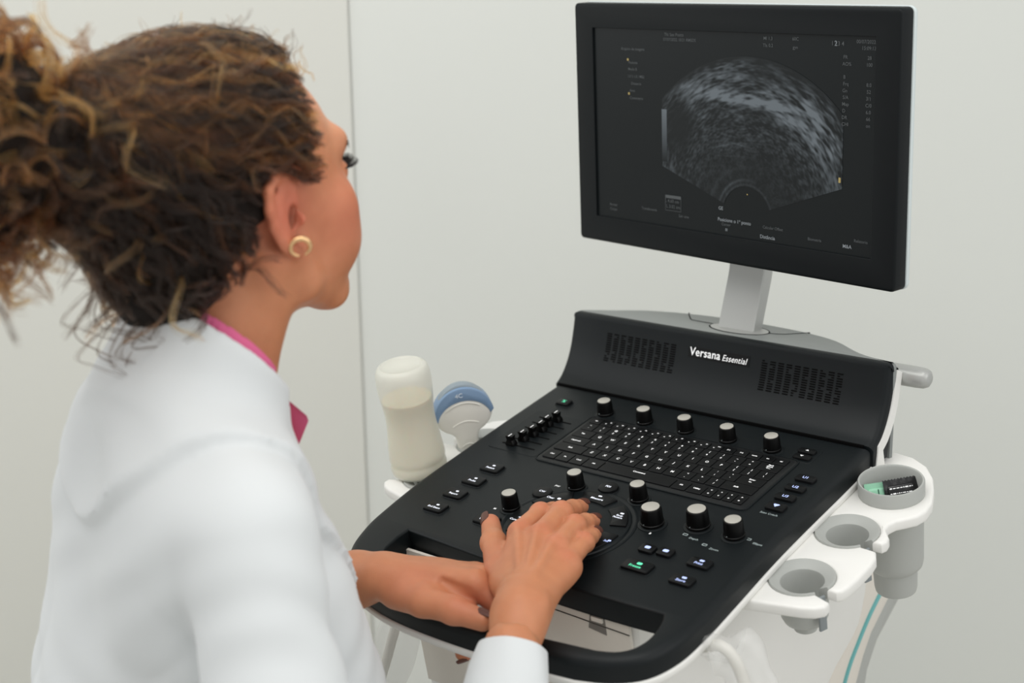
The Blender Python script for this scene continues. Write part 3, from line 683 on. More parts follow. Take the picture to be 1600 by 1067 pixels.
stext([('Thi Sex Ponto', -0.079, 0.1180, 0.0056), ('07/07/2022 10:21 RMSDS', -0.070, 0.1120, 0.0052), ('MI 1.3', 0.069, 0.1175, 0.0055), ('TIs 0.2', 0.069, 0.1095, 0.0055), ('60C', 0.109, 0.1180, 0.0055), ('gyn', 0.109, 0.1085, 0.0055), ('1 : 3 4', 0.168, 0.1145, 0.0070), ('00/07/2022', 0.206, 0.1175, 0.0056), ('15:09:13', 0.210, 0.1105, 0.0056),
       ('Arquivo de imagens', -0.150, 0.0985, 0.0052), ('Paciente', -0.150, 0.0815, 0.0048), ('Modo B', -0.151, 0.0730, 0.0048), ('1.0 2 1.0 / MB2', -0.145, 0.0640, 0.0048), ('Distancia', -0.145, 0.0550, 0.0048), ('Area', -0.152, 0.0460, 0.0048), ('Comentario', -0.145, 0.0365, 0.0048),
       ('FR', 0.1790, 0.1000, 0.0056), ('28', 0.2110, 0.1000, 0.0056), ('AO%', 0.1810, 0.0925, 0.0056), ('100', 0.2110, 0.0925, 0.0056), ('B', 0.1780, 0.0780, 0.0056), ('Frq', 0.1800, 0.0705, 0.0056), ('8.0', 0.2110, 0.0705, 0.0056), ('Gn', 0.1790, 0.0630, 0.0056), ('52', 0.2110, 0.0630, 0.0056), ('S/A', 0.1800, 0.0555, 0.0056), ('3/1', 0.2110, 0.0555, 0.0056), ('Map', 0.1800, 0.0480, 0.0056), ('C/0', 0.2110, 0.0480, 0.0056), ('D', 0.1780, 0.0405, 0.0056), ('6.0', 0.2110, 0.0405, 0.0056), ('DR', 0.1790, 0.0330, 0.0056), ('66', 0.2110, 0.0330, 0.0056), ('CHI', 0.1800, 0.0255, 0.0056), ('on', 0.2110, 0.0255, 0.0056),
       ('L 4.60 cm', -0.0850, -0.0905, 0.0060), ('L 3.02 cm', -0.0830, -0.0975, 0.0060), ('Anotar', -0.190, -0.106, 0.0050), ('Corpo', -0.190, -0.112, 0.0050), ('Transferencia', -0.125, -0.105, 0.0050), ('Sair cine', -0.065, -0.108, 0.0050), ('Cursor', 0.005, -0.110, 0.0050), ('Calcular Offset', 0.078, -0.106, 0.0050), ('Biometria', 0.140, -0.112, 0.0050), ('Relatorio', 0.205, -0.106, 0.0050)], TXT2)
for x_, y_, w_, h in ((-0.1590, 0.0850, 0.003, 0.003), (-0.1580, 0.0420, 0.003, 0.003), (0.0385, -0.0690, 0.0016, 0.0016), (0.1740, -0.0385, 0.003, 0.006)):
    mb = MB(); mb.add(*rings([[(a, b, -0.0025) for a, b in rrect(w_, h, 0.0004, 1, x_, y_)], [(a, b, -0.0024) for a, b in rrect(w_, h, 0.0004, 1, x_, y_)]], False, True)); mb.build('screen_marker', TXTY, scr, False)
def gradient_bar():
    mb = MB(); me = bpy.data.meshes.new('grey_scale_bar'); n = 16
    V = [(x_, 0.0255 - 0.066 * i / n, -0.0024) for i in range(n + 1) for x_ in (-0.1010, -0.0925)]; F = [(2 * i, 2 * i + 1, 2 * i + 3, 2 * i + 2) for i in range(n)]
    me.from_pydata(V, [], F); at_ = me.color_attributes.new('scan', 'FLOAT_COLOR', 'POINT')
    for i in range(n + 1):
        b = 0.95 * (1 - i / n)
        for k in (0, 1): at_.data[2 * i + k].color = (b, b, b, 1)
    me.materials.append(bpy.data.materials['scan_picture']); link(bpy.data.objects.new('grey_scale_bar', me), scr)
gradient_bar()
# small frame with the measured values, thumbnails
mb = MB(); o_ = rrect(0.0270, 0.0200, 0.0004, 1, -0.0830, -0.0930); mb.add(*plate(o_, [inset(o_, 0.0005)], -0.0026, -0.0025, ro=0, rh=0, n=1)); mb.add(*slab(rrect(0.0268, 0.0035, 0.0003, 1, -0.0830, -0.0852), -0.0026, -0.0025))
mb.build('measure_box', TXT2, scr, False)
# ------------------------------------------------------------------ implicit surfaces (numpy) for organic shapes
F32 = np.float32
def vdot(a, b): return (a * b).sum(-1)
def rcone(P, a, b, ra, rb):
    a = np.array(a, F32); b = np.array(b, F32); ab = b - a; t = np.clip(vdot(P - a, ab) / max(1e-9, float(ab @ ab)), 0, 1)
    return np.linalg.norm(P - a - t[..., None] * ab, axis=-1) - (ra + (rb - ra) * t)
def ellip(P, c, r, M=None):
    q_ = P - np.array(c, F32)
    if M is not None: q_ = q_ @ np.array(M, F32)
    r = np.array(r, F32); k0 = np.linalg.norm(q_ / r, axis=-1); k1 = np.linalg.norm(q_ / (r * r), axis=-1)
    return k0 * (k0 - 1) / np.maximum(k1, 1e-6)
def smin(a, b, k):
    h = np.clip(0.5 + 0.5 * (b - a) / k, 0, 1); return b + (a - b) * h - k * h * (1 - h)
def smax(a, b, k): return -smin(-a, -b, k)
def chain(P, pts, k=0.006):
    d = None
    for (a, ra), (b, rb) in zip(pts[:-1], pts[1:]):
        e = rcone(P, a, b, ra, rb); d = e if d is None else smin(d, e, k)
    return d
def nets(fn, lo, hi, h):
    """surface nets of the zero level of fn over a box"""
    lo = np.array(lo, F32); hi = np.array(hi, F32); n = np.ceil((hi - lo) / h).astype(int) + 1
    ax = [lo[i] + h * np.arange(n[i], dtype=F32) for i in range(3)]
    D = np.empty(tuple(n), F32)
    for i0 in range(0, n[0], 24):
        G = np.stack(np.meshgrid(ax[0][i0:i0 + 24], ax[1], ax[2], indexing='ij'), -1); D[i0:i0 + 24] = fn(G)
    S = D < 0; nc = n - 1
    cnt = np.zeros(tuple(nc), np.int32); acc = np.zeros(tuple(nc) + (3,), F32)
    quads = []
    for a in range(3):
        sl0 = [slice(None)] * 3; sl1 = [slice(None)] * 3; sl0[a] = slice(0, -1); sl1[a] = slice(1, None)
        A, B = D[tuple(sl0)], D[tuple(sl1)]; X = (A < 0) != (B < 0)
        idx = np.argwhere(X); t = A[X] / (A[X] - B[X])
        pos = idx.astype(F32); pos[:, a] += t
        b, c = [(1, 2), (2, 0), (0, 1)][a]
        for ob in (0, 1):
            for oc in (0, 1):
                ci = idx.copy(); ci[:, b] -= ob; ci[:, c] -= oc
                ok = (ci >= 0).all(1) & (ci < nc).all(1)
                np.add.at(cnt, tuple(ci[ok].T), 1); np.add.at(acc, tuple(ci[ok].T), pos[ok])
        inn = (idx[:, b] > 0) & (idx[:, c] > 0) & (idx[:, b] < nc[b]) & (idx[:, c] < nc[c]); idx = idx[inn]; neg = (A[X] < 0)[inn]
        cs = []
        for ob, oc in ((1, 1), (0, 1), (0, 0), (1, 0)):
            ci = idx.copy(); ci[:, b] -= ob; ci[:, c] -= oc; cs.append(np.ravel_multi_index(ci.T, tuple(nc)))
        Q = np.stack(cs, 1); Q[~neg] = Q[~neg][:, ::-1]; quads.append(Q)
    act = cnt > 0; V = acc[act] / cnt[act][:, None] * h + lo
    remap = -np.ones(cnt.size, np.int64); remap[act.ravel()] = np.arange(act.sum())
    return V, remap[np.concatenate(quads)]
def smooth_mesh(V, Fq, it=2):
    E = np.concatenate([Fq[:, [0, 1]], Fq[:, [1, 2]], Fq[:, [2, 3]], Fq[:, [3, 0]]]); n = len(V)
    for _ in range(it):
        s_ = np.zeros_like(V); c = np.zeros(n)
        np.add.at(s_, E[:, 0], V[E[:, 1]]); np.add.at(s_, E[:, 1], V[E[:, 0]]); np.add.at(c, E[:, 0], 1); np.add.at(c, E[:, 1], 1)
        V = V * 0.4 + 0.6 * s_ / c[:, None]
    return V
def np_obj(name, V, Fq, mt, parent=None, colors=None):
    me = bpy.data.meshes.new(name); me.from_pydata(V.tolist(), [], Fq.tolist())
    me.polygons.foreach_set('use_smooth', np.ones(len(me.polygons), bool))
    if colors is not None:
        at_ = me.color_attributes.new('tone', 'FLOAT_COLOR', 'POINT'); at_.data.foreach_set('color', np.concatenate([colors, np.ones((len(V), 1))], 1).astype(F32).ravel())
    me.materials.append(mt); me.update()
    o = bpy.data.objects.new(name, me); link(o, parent); return o

# ------------------------------------------------------------------ person
PO = np.array([-0.03, -0.68, 0.0])                     # base of the person on the floor
person = empty('person', tuple(PO), 'person in white coat and pink collar with curly pinned-up hair, hands on the console', 'person')
TOP = np.array([0, 0, Z0]) - PO                        # console coordinates -> person frame
def w(P): return np.array(P, float) + TOP
PA = np.array([[1, 0, 0], [0, math.cos(AL), math.sin(AL)], [0, -math.sin(AL), math.cos(AL)]])   # rows U, V, N
def pan(u, v_, h): return u * PA[0] + v_ * PA[1] + h * PA[2]

SKIN = bpy.data.materials.new('skin'); SKIN.use_nodes = True
nt = SKIN.node_tree; b = nt.nodes['Principled BSDF']
an = nt.nodes.new('ShaderNodeAttribute'); an.attribute_name = 'tone'
tcs = nt.nodes.new('ShaderNodeTexCoord'); ns = nt.nodes.new('ShaderNodeTexNoise'); ns.inputs['Scale'].default_value = 45; ns.inputs['Detail'].default_value = 5
mx = nt.nodes.new('ShaderNodeMix'); mx.data_type = 'RGBA'; mx.blend_type = 'MULTIPLY'; mx.inputs['Factor'].default_value = 1
rp = nt.nodes.new('ShaderNodeValToRGB'); rp.color_ramp.elements[0].position = 0.3; rp.color_ramp.elements[1].position = 0.7
rp.color_ramp.elements[0].color = (0.90, 0.86, 0.84, 1); rp.color_ramp.elements[1].color = (1, 1, 1, 1)
nt.links.new(tcs.outputs['Object'], ns.inputs['Vector']); nt.links.new(ns.outputs['Fac'], rp.inputs['Fac'])
nt.links.new(an.outputs['Color'], mx.inputs['A']); nt.links.new(rp.outputs['Color'], mx.inputs['B']); nt.links.new(mx.outputs['Result'], b.inputs['Base Color'])
n2 = nt.nodes.new('ShaderNodeTexVoronoi'); n2.inputs['Scale'].default_value = 700
bp = nt.nodes.new('ShaderNodeBump'); bp.inputs['Strength'].default_value = 0.12; bp.inputs['Distance'].default_value = 0.0006
nt.links.new(tcs.outputs['Object'], n2.inputs['Vector']); nt.links.new(n2.outputs['Distance'], bp.inputs['Height']); nt.links.new(bp.outputs['Normal'], b.inputs['Normal'])
b.inputs['Roughness'].default_value = 0.48; b.inputs['Specular IOR Level'].default_value = 0.38
b.inputs['Subsurface Weight'].default_value = 0.25; b.inputs['Subsurface Radius'].default_value = (1.0, 0.35, 0.2); b.inputs['Subsurface Scale'].default_value = 0.005
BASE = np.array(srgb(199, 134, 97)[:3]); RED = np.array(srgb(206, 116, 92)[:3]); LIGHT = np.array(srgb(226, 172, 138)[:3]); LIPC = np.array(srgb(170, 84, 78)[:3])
def tone(V, spots):
    c = np.tile(BASE, (len(V), 1))
    for p_, r_, col, k in spots:
        wgt = (k * np.exp(-((V - np.array(p_)) ** 2).sum(1) / r_ ** 2))[:, None]; c = c * (1 - wgt) + col * wgt
    return c

# ---- head
HS = 1.13; HZ = R(3); HP_ = R(5)
HC = np.array([-0.0127, -0.5389, 0.3602])
HX = np.array([math.cos(HZ), -math.sin(HZ), 0]); HY0 = np.array([math.sin(HZ), math.cos(HZ), 0]); HZZ = np.array([0, 0, 1.0])
HY = HY0 * math.cos(HP_) + HZZ * math.sin(HP_); HZv = HZZ * math.cos(HP_) - HY0 * math.sin(HP_)
HM = np.stack([HX, HY, HZv])                            # rows
def hw(p_): return w(HC + (np.array(p_) @ HM) * HS)     # head coordinates -> person frame
NECK = np.array([-0.018, -0.606, 0.190])                # base of the neck (console frame)
def to_head(Pw): return ((Pw - w(HC).astype(F32)) @ HM.T.astype(F32)) / HS
nk = to_head(w(NECK).astype(F32)); nk2 = to_head(w(NECK + np.array([0.0, -0.01, -0.10])).astype(F32))
def ear_sdf(P, s):
    """ear of side s in head coordinates; returns solid and hollow"""
    o = np.array([0.0735 * s, -0.002, 0.001]); e1 = np.array([0.24 * s, -0.97, 0]); e1 /= np.linalg.norm(e1); e2 = np.array([0.10 * s, -0.12, 1]); e2 /= np.linalg.norm(e2)
    g = lambda a, c, out=0.0: tuple(o + e1 * a * 1.12 + e2 * c * 1.08 + np.cross(e1, e2) * (out * s * (1 if s > 0 else 1)))
    hel = [(g(0.000, 0.010), .0034), (g(0.001, 0.022), .0038), (g(0.008, 0.0315), .0042), (g(0.018, 0.0325), .0042), (g(0.0265, 0.024), .0042), (g(0.0285, 0.010), .0040), (g(0.0255, -0.004), .0040), (g(0.0195, -0.014), .0044), (g(0.013, -0.023), .0056), (g(0.007, -0.0275), .0064), (g(0.001, -0.022), .0050)]
    d = chain(P, hel, 0.003)
    cc = o + e1 * 0.0135 + e2 * 0.003; M_ = np.stack([e1, e2, np.cross(e1, e2)], 1)
    d = smin(d, ellip(P, cc - np.cross(e1, e2) * s * 0.0 , (0.0170, 0.029, 0.0026), M_), 0.004)
    d = smin(d, chain(P, [(g(0.008, 0.022), .0030), (g(0.0170, 0.017), .0030), (g(0.0190, 0.004), .0030), (g(0.0140, -0.010), .0034)], 0.003), 0.004)   # antihelix
    d = smin(d, ellip(P, o + e1 * 0.001 + e2 * -0.004 + np.array([0.003 * s, 0, 0]), (0.0055, 0.0060, 0.0060)), 0.004)    # tragus
    hol = ellip(P, o + e1 * 0.0085 + e2 * -0.0010 + np.array([0.004 * s, 0.003, 0]), (0.0085, 0.0062, 0.0105))
    return d, hol
def head_sdf(P):
    d = ellip(P, (0, -0.008, 0.037), (0.0735, 0.094, 0.086))
    d = smin(d, ellip(P, (0, 0.030, -0.012), (0.0605, 0.0625, 0.083)), 0.020)
    for s in (-1, 1):
        d = smin(d, chain(P, [((0.052 * s, 0.002, -0.035), .016), ((0.049 * s, 0.014, -0.060), .015), ((0.024 * s, 0.062, -0.083), .015), ((0.0, 0.076, -0.087), .0165)], 0.010), 0.018)
        d = smin(d, ellip(P, (0.044 * s, 0.056, -0.008), (0.021, 0.024, 0.022)), 0.018)
        d = smin(d, ellip(P, (0.033 * s, 0.060, -0.038), (0.026, 0.028, 0.030)), 0.018)
        d = smin(d, rcone(P, (0.004 * s, 0.086, 0.040), (0.038 * s, 0.074, 0.043), .011, .011), 0.014)
        d = smax(d, -ellip(P, (0.031 * s, 0.096, 0.018), (0.016, 0.015, 0.010)), 0.012)
        d = smin(d, ellip(P, (0.031 * s, 0.0745, 0.016), (0.0145, 0.0120, 0.0110)), 0.003)
        d = smin(d, rcone(P, (0.020 * s, 0.0875, 0.0215), (0.042 * s, 0.079, 0.0215), .0030, .0024), 0.003)
        d = smin(d, ellip(P, (0.010 * s, 0.098, -0.019), (0.0065, 0.009, 0.0065)), 0.006)
    d = smin(d, chain(P, [((0, 0.086, 0.030), .008), ((0, 0.098, 0.006), .0075), ((0, 0.108, -0.010), .0090)], 0.006), 0.008)
    d = smin(d, ellip(P, (0, 0.082, -0.050), (0.026, 0.016, 0.018)), 0.012)
    d = smin(d, ellip(P, (0, 0.0985, -0.0465), (0.022, 0.0095, 0.0055)), 0.004)
    d = smin(d, ellip(P, (0, 0.0970, -0.0560), (0.021, 0.0100, 0.0060)), 0.004)
    d = smin(d, ellip(P, (0, 0.0790, -0.0830), (0.017, 0.015, 0.016)), 0.012)
    # neck with the strap muscle
    d = smin(d, chain(P, [((0, -0.028, -0.020), .048), ((0, -0.030, -0.075), .0475), (tuple(nk + np.array([0, 0.004, 0.02])), .050), (tuple(nk), .060), (tuple(nk2), .10)], 0.02), 0.022)
    for s in (-1, 1):
        d = smin(d, rcone(P, (0.055 * s, -0.018, -0.035), tuple(nk + np.array([0.016 * s, 0.058, 0.0])), .013, .012), 0.018)
        e, hol = ear_sdf(P, s); d = smin(d, e, 0.004); d = smax(d, -hol, 0.003)
    return d
V, Q = nets(head_sdf, (-0.105, -0.135, -0.235), (0.105, 0.125, 0.13), 0.0024)
V = smooth_mesh(V, Q, 1)
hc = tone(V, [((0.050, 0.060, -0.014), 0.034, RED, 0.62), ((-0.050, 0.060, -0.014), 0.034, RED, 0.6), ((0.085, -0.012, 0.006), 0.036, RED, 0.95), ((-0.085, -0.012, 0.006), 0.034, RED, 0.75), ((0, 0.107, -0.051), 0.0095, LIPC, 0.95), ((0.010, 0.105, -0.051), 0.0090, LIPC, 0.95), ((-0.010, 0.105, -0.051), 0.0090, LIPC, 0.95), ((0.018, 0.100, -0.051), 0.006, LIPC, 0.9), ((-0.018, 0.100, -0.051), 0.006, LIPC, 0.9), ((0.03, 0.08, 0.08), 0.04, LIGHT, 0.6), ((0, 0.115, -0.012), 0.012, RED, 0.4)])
dk = np.exp(-(((V - np.array([0.070, -0.0115, -0.002])) / np.array([0.007, 0.006, 0.008])) ** 2).sum(1))[:, None]; hc = hc * (1 - 0.75 * dk) + np.array([0.10, 0.03, 0.02]) * 0.75 * dk
parts_V = [w(HC) + (V @ HM) * HS]; parts_Q = [Q]; parts_C = [hc]

# ---- right hand (panel coordinates u, v, h)
def hand(pts_fn, lo, hi, spots, h=0.0016, sm=1):
    V, Q = nets(pts_fn, lo, hi, h); V = smooth_mesh(V, Q, sm); c = tone(V, spots)
    parts_V.append(w(V @ PA)); parts_C.append(c); parts_Q.append(Q)
RH = dict(E=(0.262, -0.545, -0.075), F=(0.220, -0.455, 0.004), W=(0.178, -0.368, 0.038),
          I=[(0.099, -0.275, 0.042), (0.091, -0.229, 0.038), (0.086, -0.203, 0.026), (0.083, -0.188, 0.017)],
          M=[(0.128, -0.275, 0.046), (0.113, -0.220, 0.040), (0.104, -0.191, 0.027), (0.099, -0.170, 0.0175)],
          R=[(0.155, -0.283, 0.043), (0.139, -0.230, 0.036), (0.131, -0.204, 0.024), (0.127, -0.186, 0.0150)],
          P=[(0.176, -0.294, 0.035), (0.162, -0.246, 0.030), (0.151, -0.222, 0.021), (0.144, -0.206, 0.0140)],
          T=[(0.152, -0.352, 0.026), (0.106, -0.323, 0.024), (0.066, -0.283, 0.024), (0.037, -0.253, 0.025)])
def rh_sdf(P):
    W_ = np.array(RH['W'])
    d = chain(P, [(RH['E'], .033), (RH['F'], .0255), (tuple(W_ + np.array([0.012, -0.022, -0.004])), .0248), (RH['W'], .0240)], 0.02)
    rad = dict(I=(.0118, .0112, .0100, .0086), M=(.0122, .0115, .0102, .0088), R=(.0115, .0108, .0096, .0082), P=(.0105, .0096, .0085, .0074))
    off = dict(I=-0.017, M=-0.005, R=0.007, P=0.017)
    for k_ in 'IMRP':
        f_ = RH[k_]; r_ = rad[k_]; a = W_ + np.array([off[k_] * 0.8, off[k_] * 0.62 * -0.2, -0.004]); 
        d = smin(d, rcone(P, tuple(a), (f_[0][0], f_[0][1] , f_[0][2] - 0.005), .0165, r_[0] + 0.002), 0.014)
        m0 = np.array(f_[0]); 
        d = smin(d, ellip(P, tuple(m0 + np.array([0, 0.001, -0.001])), (.0118, .0128, .0118)), 0.006)
    # palm and webs
    d = smin(d, ellip(P, (0.150, -0.318, 0.027), (0.033, 0.046, 0.016), [[0.83, 0.56, 0], [-0.56, 0.83, 0], [0, 0, 1]]), 0.014)
    for k_ in 'IMRP':
        f_ = RH[k_]; r_ = rad[k_]
        fd = chain(P, list(zip(f_, r_)), 0.004)
        fd = smin(fd, ellip(P, f_[1], (r_[1] * 1.10,) * 3), 0.004)
        d = smin(d, fd, 0.0035)
    T = RH['T']; d = smin(d, chain(P, [(T[0], .0190), (T[1], .0150), (T[2], .0128), (T[3], .0105)], 0.006), 0.010)
    d = smin(d, ellip(P, T[2], (.0138, .0138, .0125)), 0.005)
    d = smin(d, rcone(P, (0.142, -0.335, 0.030), (0.118, -0.300, 0.036), .014, .012), 0.012)
    d = smin(d, ellip(P, tuple(W_ + np.array([0.026, -0.012, 0.006])), (.010, .012, .010)), 0.010)    # ulna head
    # tendons
    for k_ in 'IMR':
        f_ = RH[k_][0]; d = smin(d, rcone(P, tuple(W_ + np.array([off[k_] * .7, 0.012, 0.018])), (f_[0], f_[1] - 0.004, f_[2] + 0.0085), .0030, .0030), 0.007)
    return d
sp = [(RH[k_][0][:2] + (RH[k_][0][2] + 0.008,), 0.012, RED, 0.40) for k_ in 'IMRP'] + [(RH[k_][1][:2] + (RH[k_][1][2] + 0.008,), 0.009, RED, 0.45) for k_ in 'IMRP'] + [(RH[k_][3], 0.012, RED, 0.35) for k_ in 'IMRP'] + [(RH['T'][3], 0.018, RED, 0.5), (RH['T'][1], 0.03, RED, 0.3)]
hand(rh_sdf, (0.010, -0.500, -0.075), (0.290, -0.160, 0.085), sp)

# ---- left hand gripping the front bar
LH = dict(F=(-0.110, -0.425, -0.030), W=(0.000, -0.392, 0.026),
          I=[(0.100, -0.357, 0.028), (0.130, -0.352, -0.002), (0.120, -0.362, -0.036), (0.093, -0.382, -0.047)],
          M=[(0.092, -0.336, 0.018), (0.128, -0.325, -0.014), (0.122, -0.345, -0.048), (0.108, -0.366, -0.058)],
          R=[(0.076, -0.320, 0.008), (0.110, -0.308, -0.024), (0.106, -0.335, -0.053), (0.094, -0.358, -0.060)],
          P=[(0.058, -0.310, 0.000), (0.086, -0.302, -0.028), (0.084, -0.326, -0.052), (0.076, -0.346, -0.058)],
          T=[(0.030, -0.398, 0.020), (0.070, -0.402, 0.022), (0.108, -0.398, 0.020), (0.140, -0.392, 0.014)])
def lh_sdf(P):
    W_ = np.array(LH['W'])
    d = chain(P, [(LH['F'], .034), ((-0.030, -0.400, 0.018), .0265), (LH['W'], .0235)], 0.02)
    rad = dict(I=(.0125, .0112, .0100, .0086), M=(.0125, .0115, .0102, .0088), R=(.0115, .0108, .0096, .0082), P=(.0105, .0096, .0085, .0074))
    off = dict(I=(0.004, -0.010, 0.004), M=(0.004, 0.0, 0.002), R=(0.0, 0.008, -0.002), P=(0.0, 0.015, -0.006))
    for k_ in 'IMRP':
        f_ = LH[k_]; r_ = rad[k_]; a = W_ + np.array(off[k_])
        d = smin(d, rcone(P, tuple(a), tuple(np.array(f_[0]) - np.array([0, 0, 0.003])), .0175, r_[0] + 0.003), 0.014)
        fd = chain(P, list(zip(f_, r_)), 0.004); d = smin(d, fd, 0.0045)
    d = smin(d, ellip(P, (0.055, -0.365, 0.016), (0.040, 0.030, 0.016)), 0.014)
    T = LH['T']; d = smin(d, chain(P, [(T[0], .0200), (T[1], .0165), (T[2], .0138), (T[3], .0112)], 0.006), 0.010)
    d = smin(d, ellip(P, T[2], (.0148, .0145, .0138)), 0.005)
    d = smin(d, rcone(P, (0.060, -0.382, 0.014), (0.104, -0.378, 0.006), .017, .012), 0.006)
    d = smax(d, -rcone(P, (0.080, -0.380, 0.036), (0.132, -0.376, 0.020), .0035, .0085), 0.005)
    return d
sp = [((0.055, -0.395, 0.03), 0.03, RED, 0.30), ((0.12, -0.395, 0.03), 0.025, RED, 0.35), ((0.115, -0.362, 0.01), 0.022, RED, 0.5), ((0.112, -0.372, -0.05), 0.02, RED, 0.8)]
hand(lh_sdf, (-0.140, -0.470, -0.080), (0.165, -0.275, 0.065), sp)

# ---- torso axes
TA = R(16); TLN = R(1)
TC = np.array([-0.020, -0.606, 0.190])
TX = np.array([math.cos(TA), -math.sin(TA), 0]); TY0 = np.array([math.sin(TA), math.cos(TA), 0])
TY = TY0 * math.cos(TLN) - HZZ * math.sin(TLN); TZ = HZZ * math.cos(TLN) + TY0 * math.sin(TLN)
TM = np.stack([TX, TY, TZ])
def tw(p_): return TC + np.array(p_) @ TM               # torso -> console frame
def c2t(p_): return (np.array(p_) - TC) @ TM.T
def pc(t): return np.array(t) @ PA                      # panel -> console frame
SHR, SHL = np.array([0.146, -0.014, -0.082]), np.array([-0.126, 0.022, -0.086])
ELR = c2t(np.array([0.215, -0.700, -0.165])); ELL = c2t(np.array([-0.205, -0.545, -0.170]))
CFR0, CFR = c2t(pc((0.262, -0.545, -0.062))), c2t(pc((0.205, -0.424, 0.022)))
CFL = c2t(pc((-0.090, -0.418, -0.018)))
NA, NB = c2t(np.array([-0.012, -0.575, 0.270])), c2t(np.array([-0.018, -0.610, 0.165]))
def neckcone(P): return rcone(P, tuple(NA), tuple(NB), .0560, .0640)
PLZ = TM[:, 2].astype(F32); PLY = TM[:, 1].astype(F32)
def rim(P, add=0.0):
    """height above the slanting plane in which the collars end"""
    zc = P @ PLZ + F32(TC[2]); yc = P @ PLY + F32(TC[1]); return (zc - np.maximum(0.262 - 0.93 * (yc + 0.63), 0.180) - add) / 1.37
def v_half(z_): return 0.066 * np.clip((z_ + 0.235) / 0.235, 0, 1) ** 0.85
def torso_sdf(P):
    d = ellip(P, (0, 0.002, -0.19), (0.150, 0.105, 0.200))
    d = smin(d, rcone(P, (-0.105, 0.010, -0.084), (0.125, -0.010, -0.080), .056, .058), 0.05)
    for s in (-1, 1):
        d = smin(d, rcone(P, (0.034 * s, -0.018, 0.000), ((0.122 if s > 0 else -0.102), -0.012 * s, -0.064), .040, .046), 0.04)
        d = smin(d, ellip(P, (0.064 * s, 0.070, -0.200), (0.058, 0.052, 0.064)), 0.05)
        d = smin(d, ellip(P, (0.070 * s, -0.055, -0.13), (0.065, 0.050, 0.10)), 0.05)
    d = smin(d, ellip(P, (0.03, 0.088, -0.39), (0.110, 0.092, 0.20)), 0.05)
    d = smin(d, ellip(P, (-0.065, -0.050, -0.38), (0.120, 0.105, 0.22)), 0.06)
    d = smin(d, ellip(P, (0, -0.040, -0.02), (0.085, 0.036, 0.06)), 0.03)
    d = smin(d, ellip(P, (0, 0.0, -0.44), (0.150, 0.115, 0.24)), 0.09)
    d = smin(d, chain(P, [((0, 0.0, -0.40), .125), ((0, 0.02, -0.62), .165)], 0.05), 0.08)
    return d
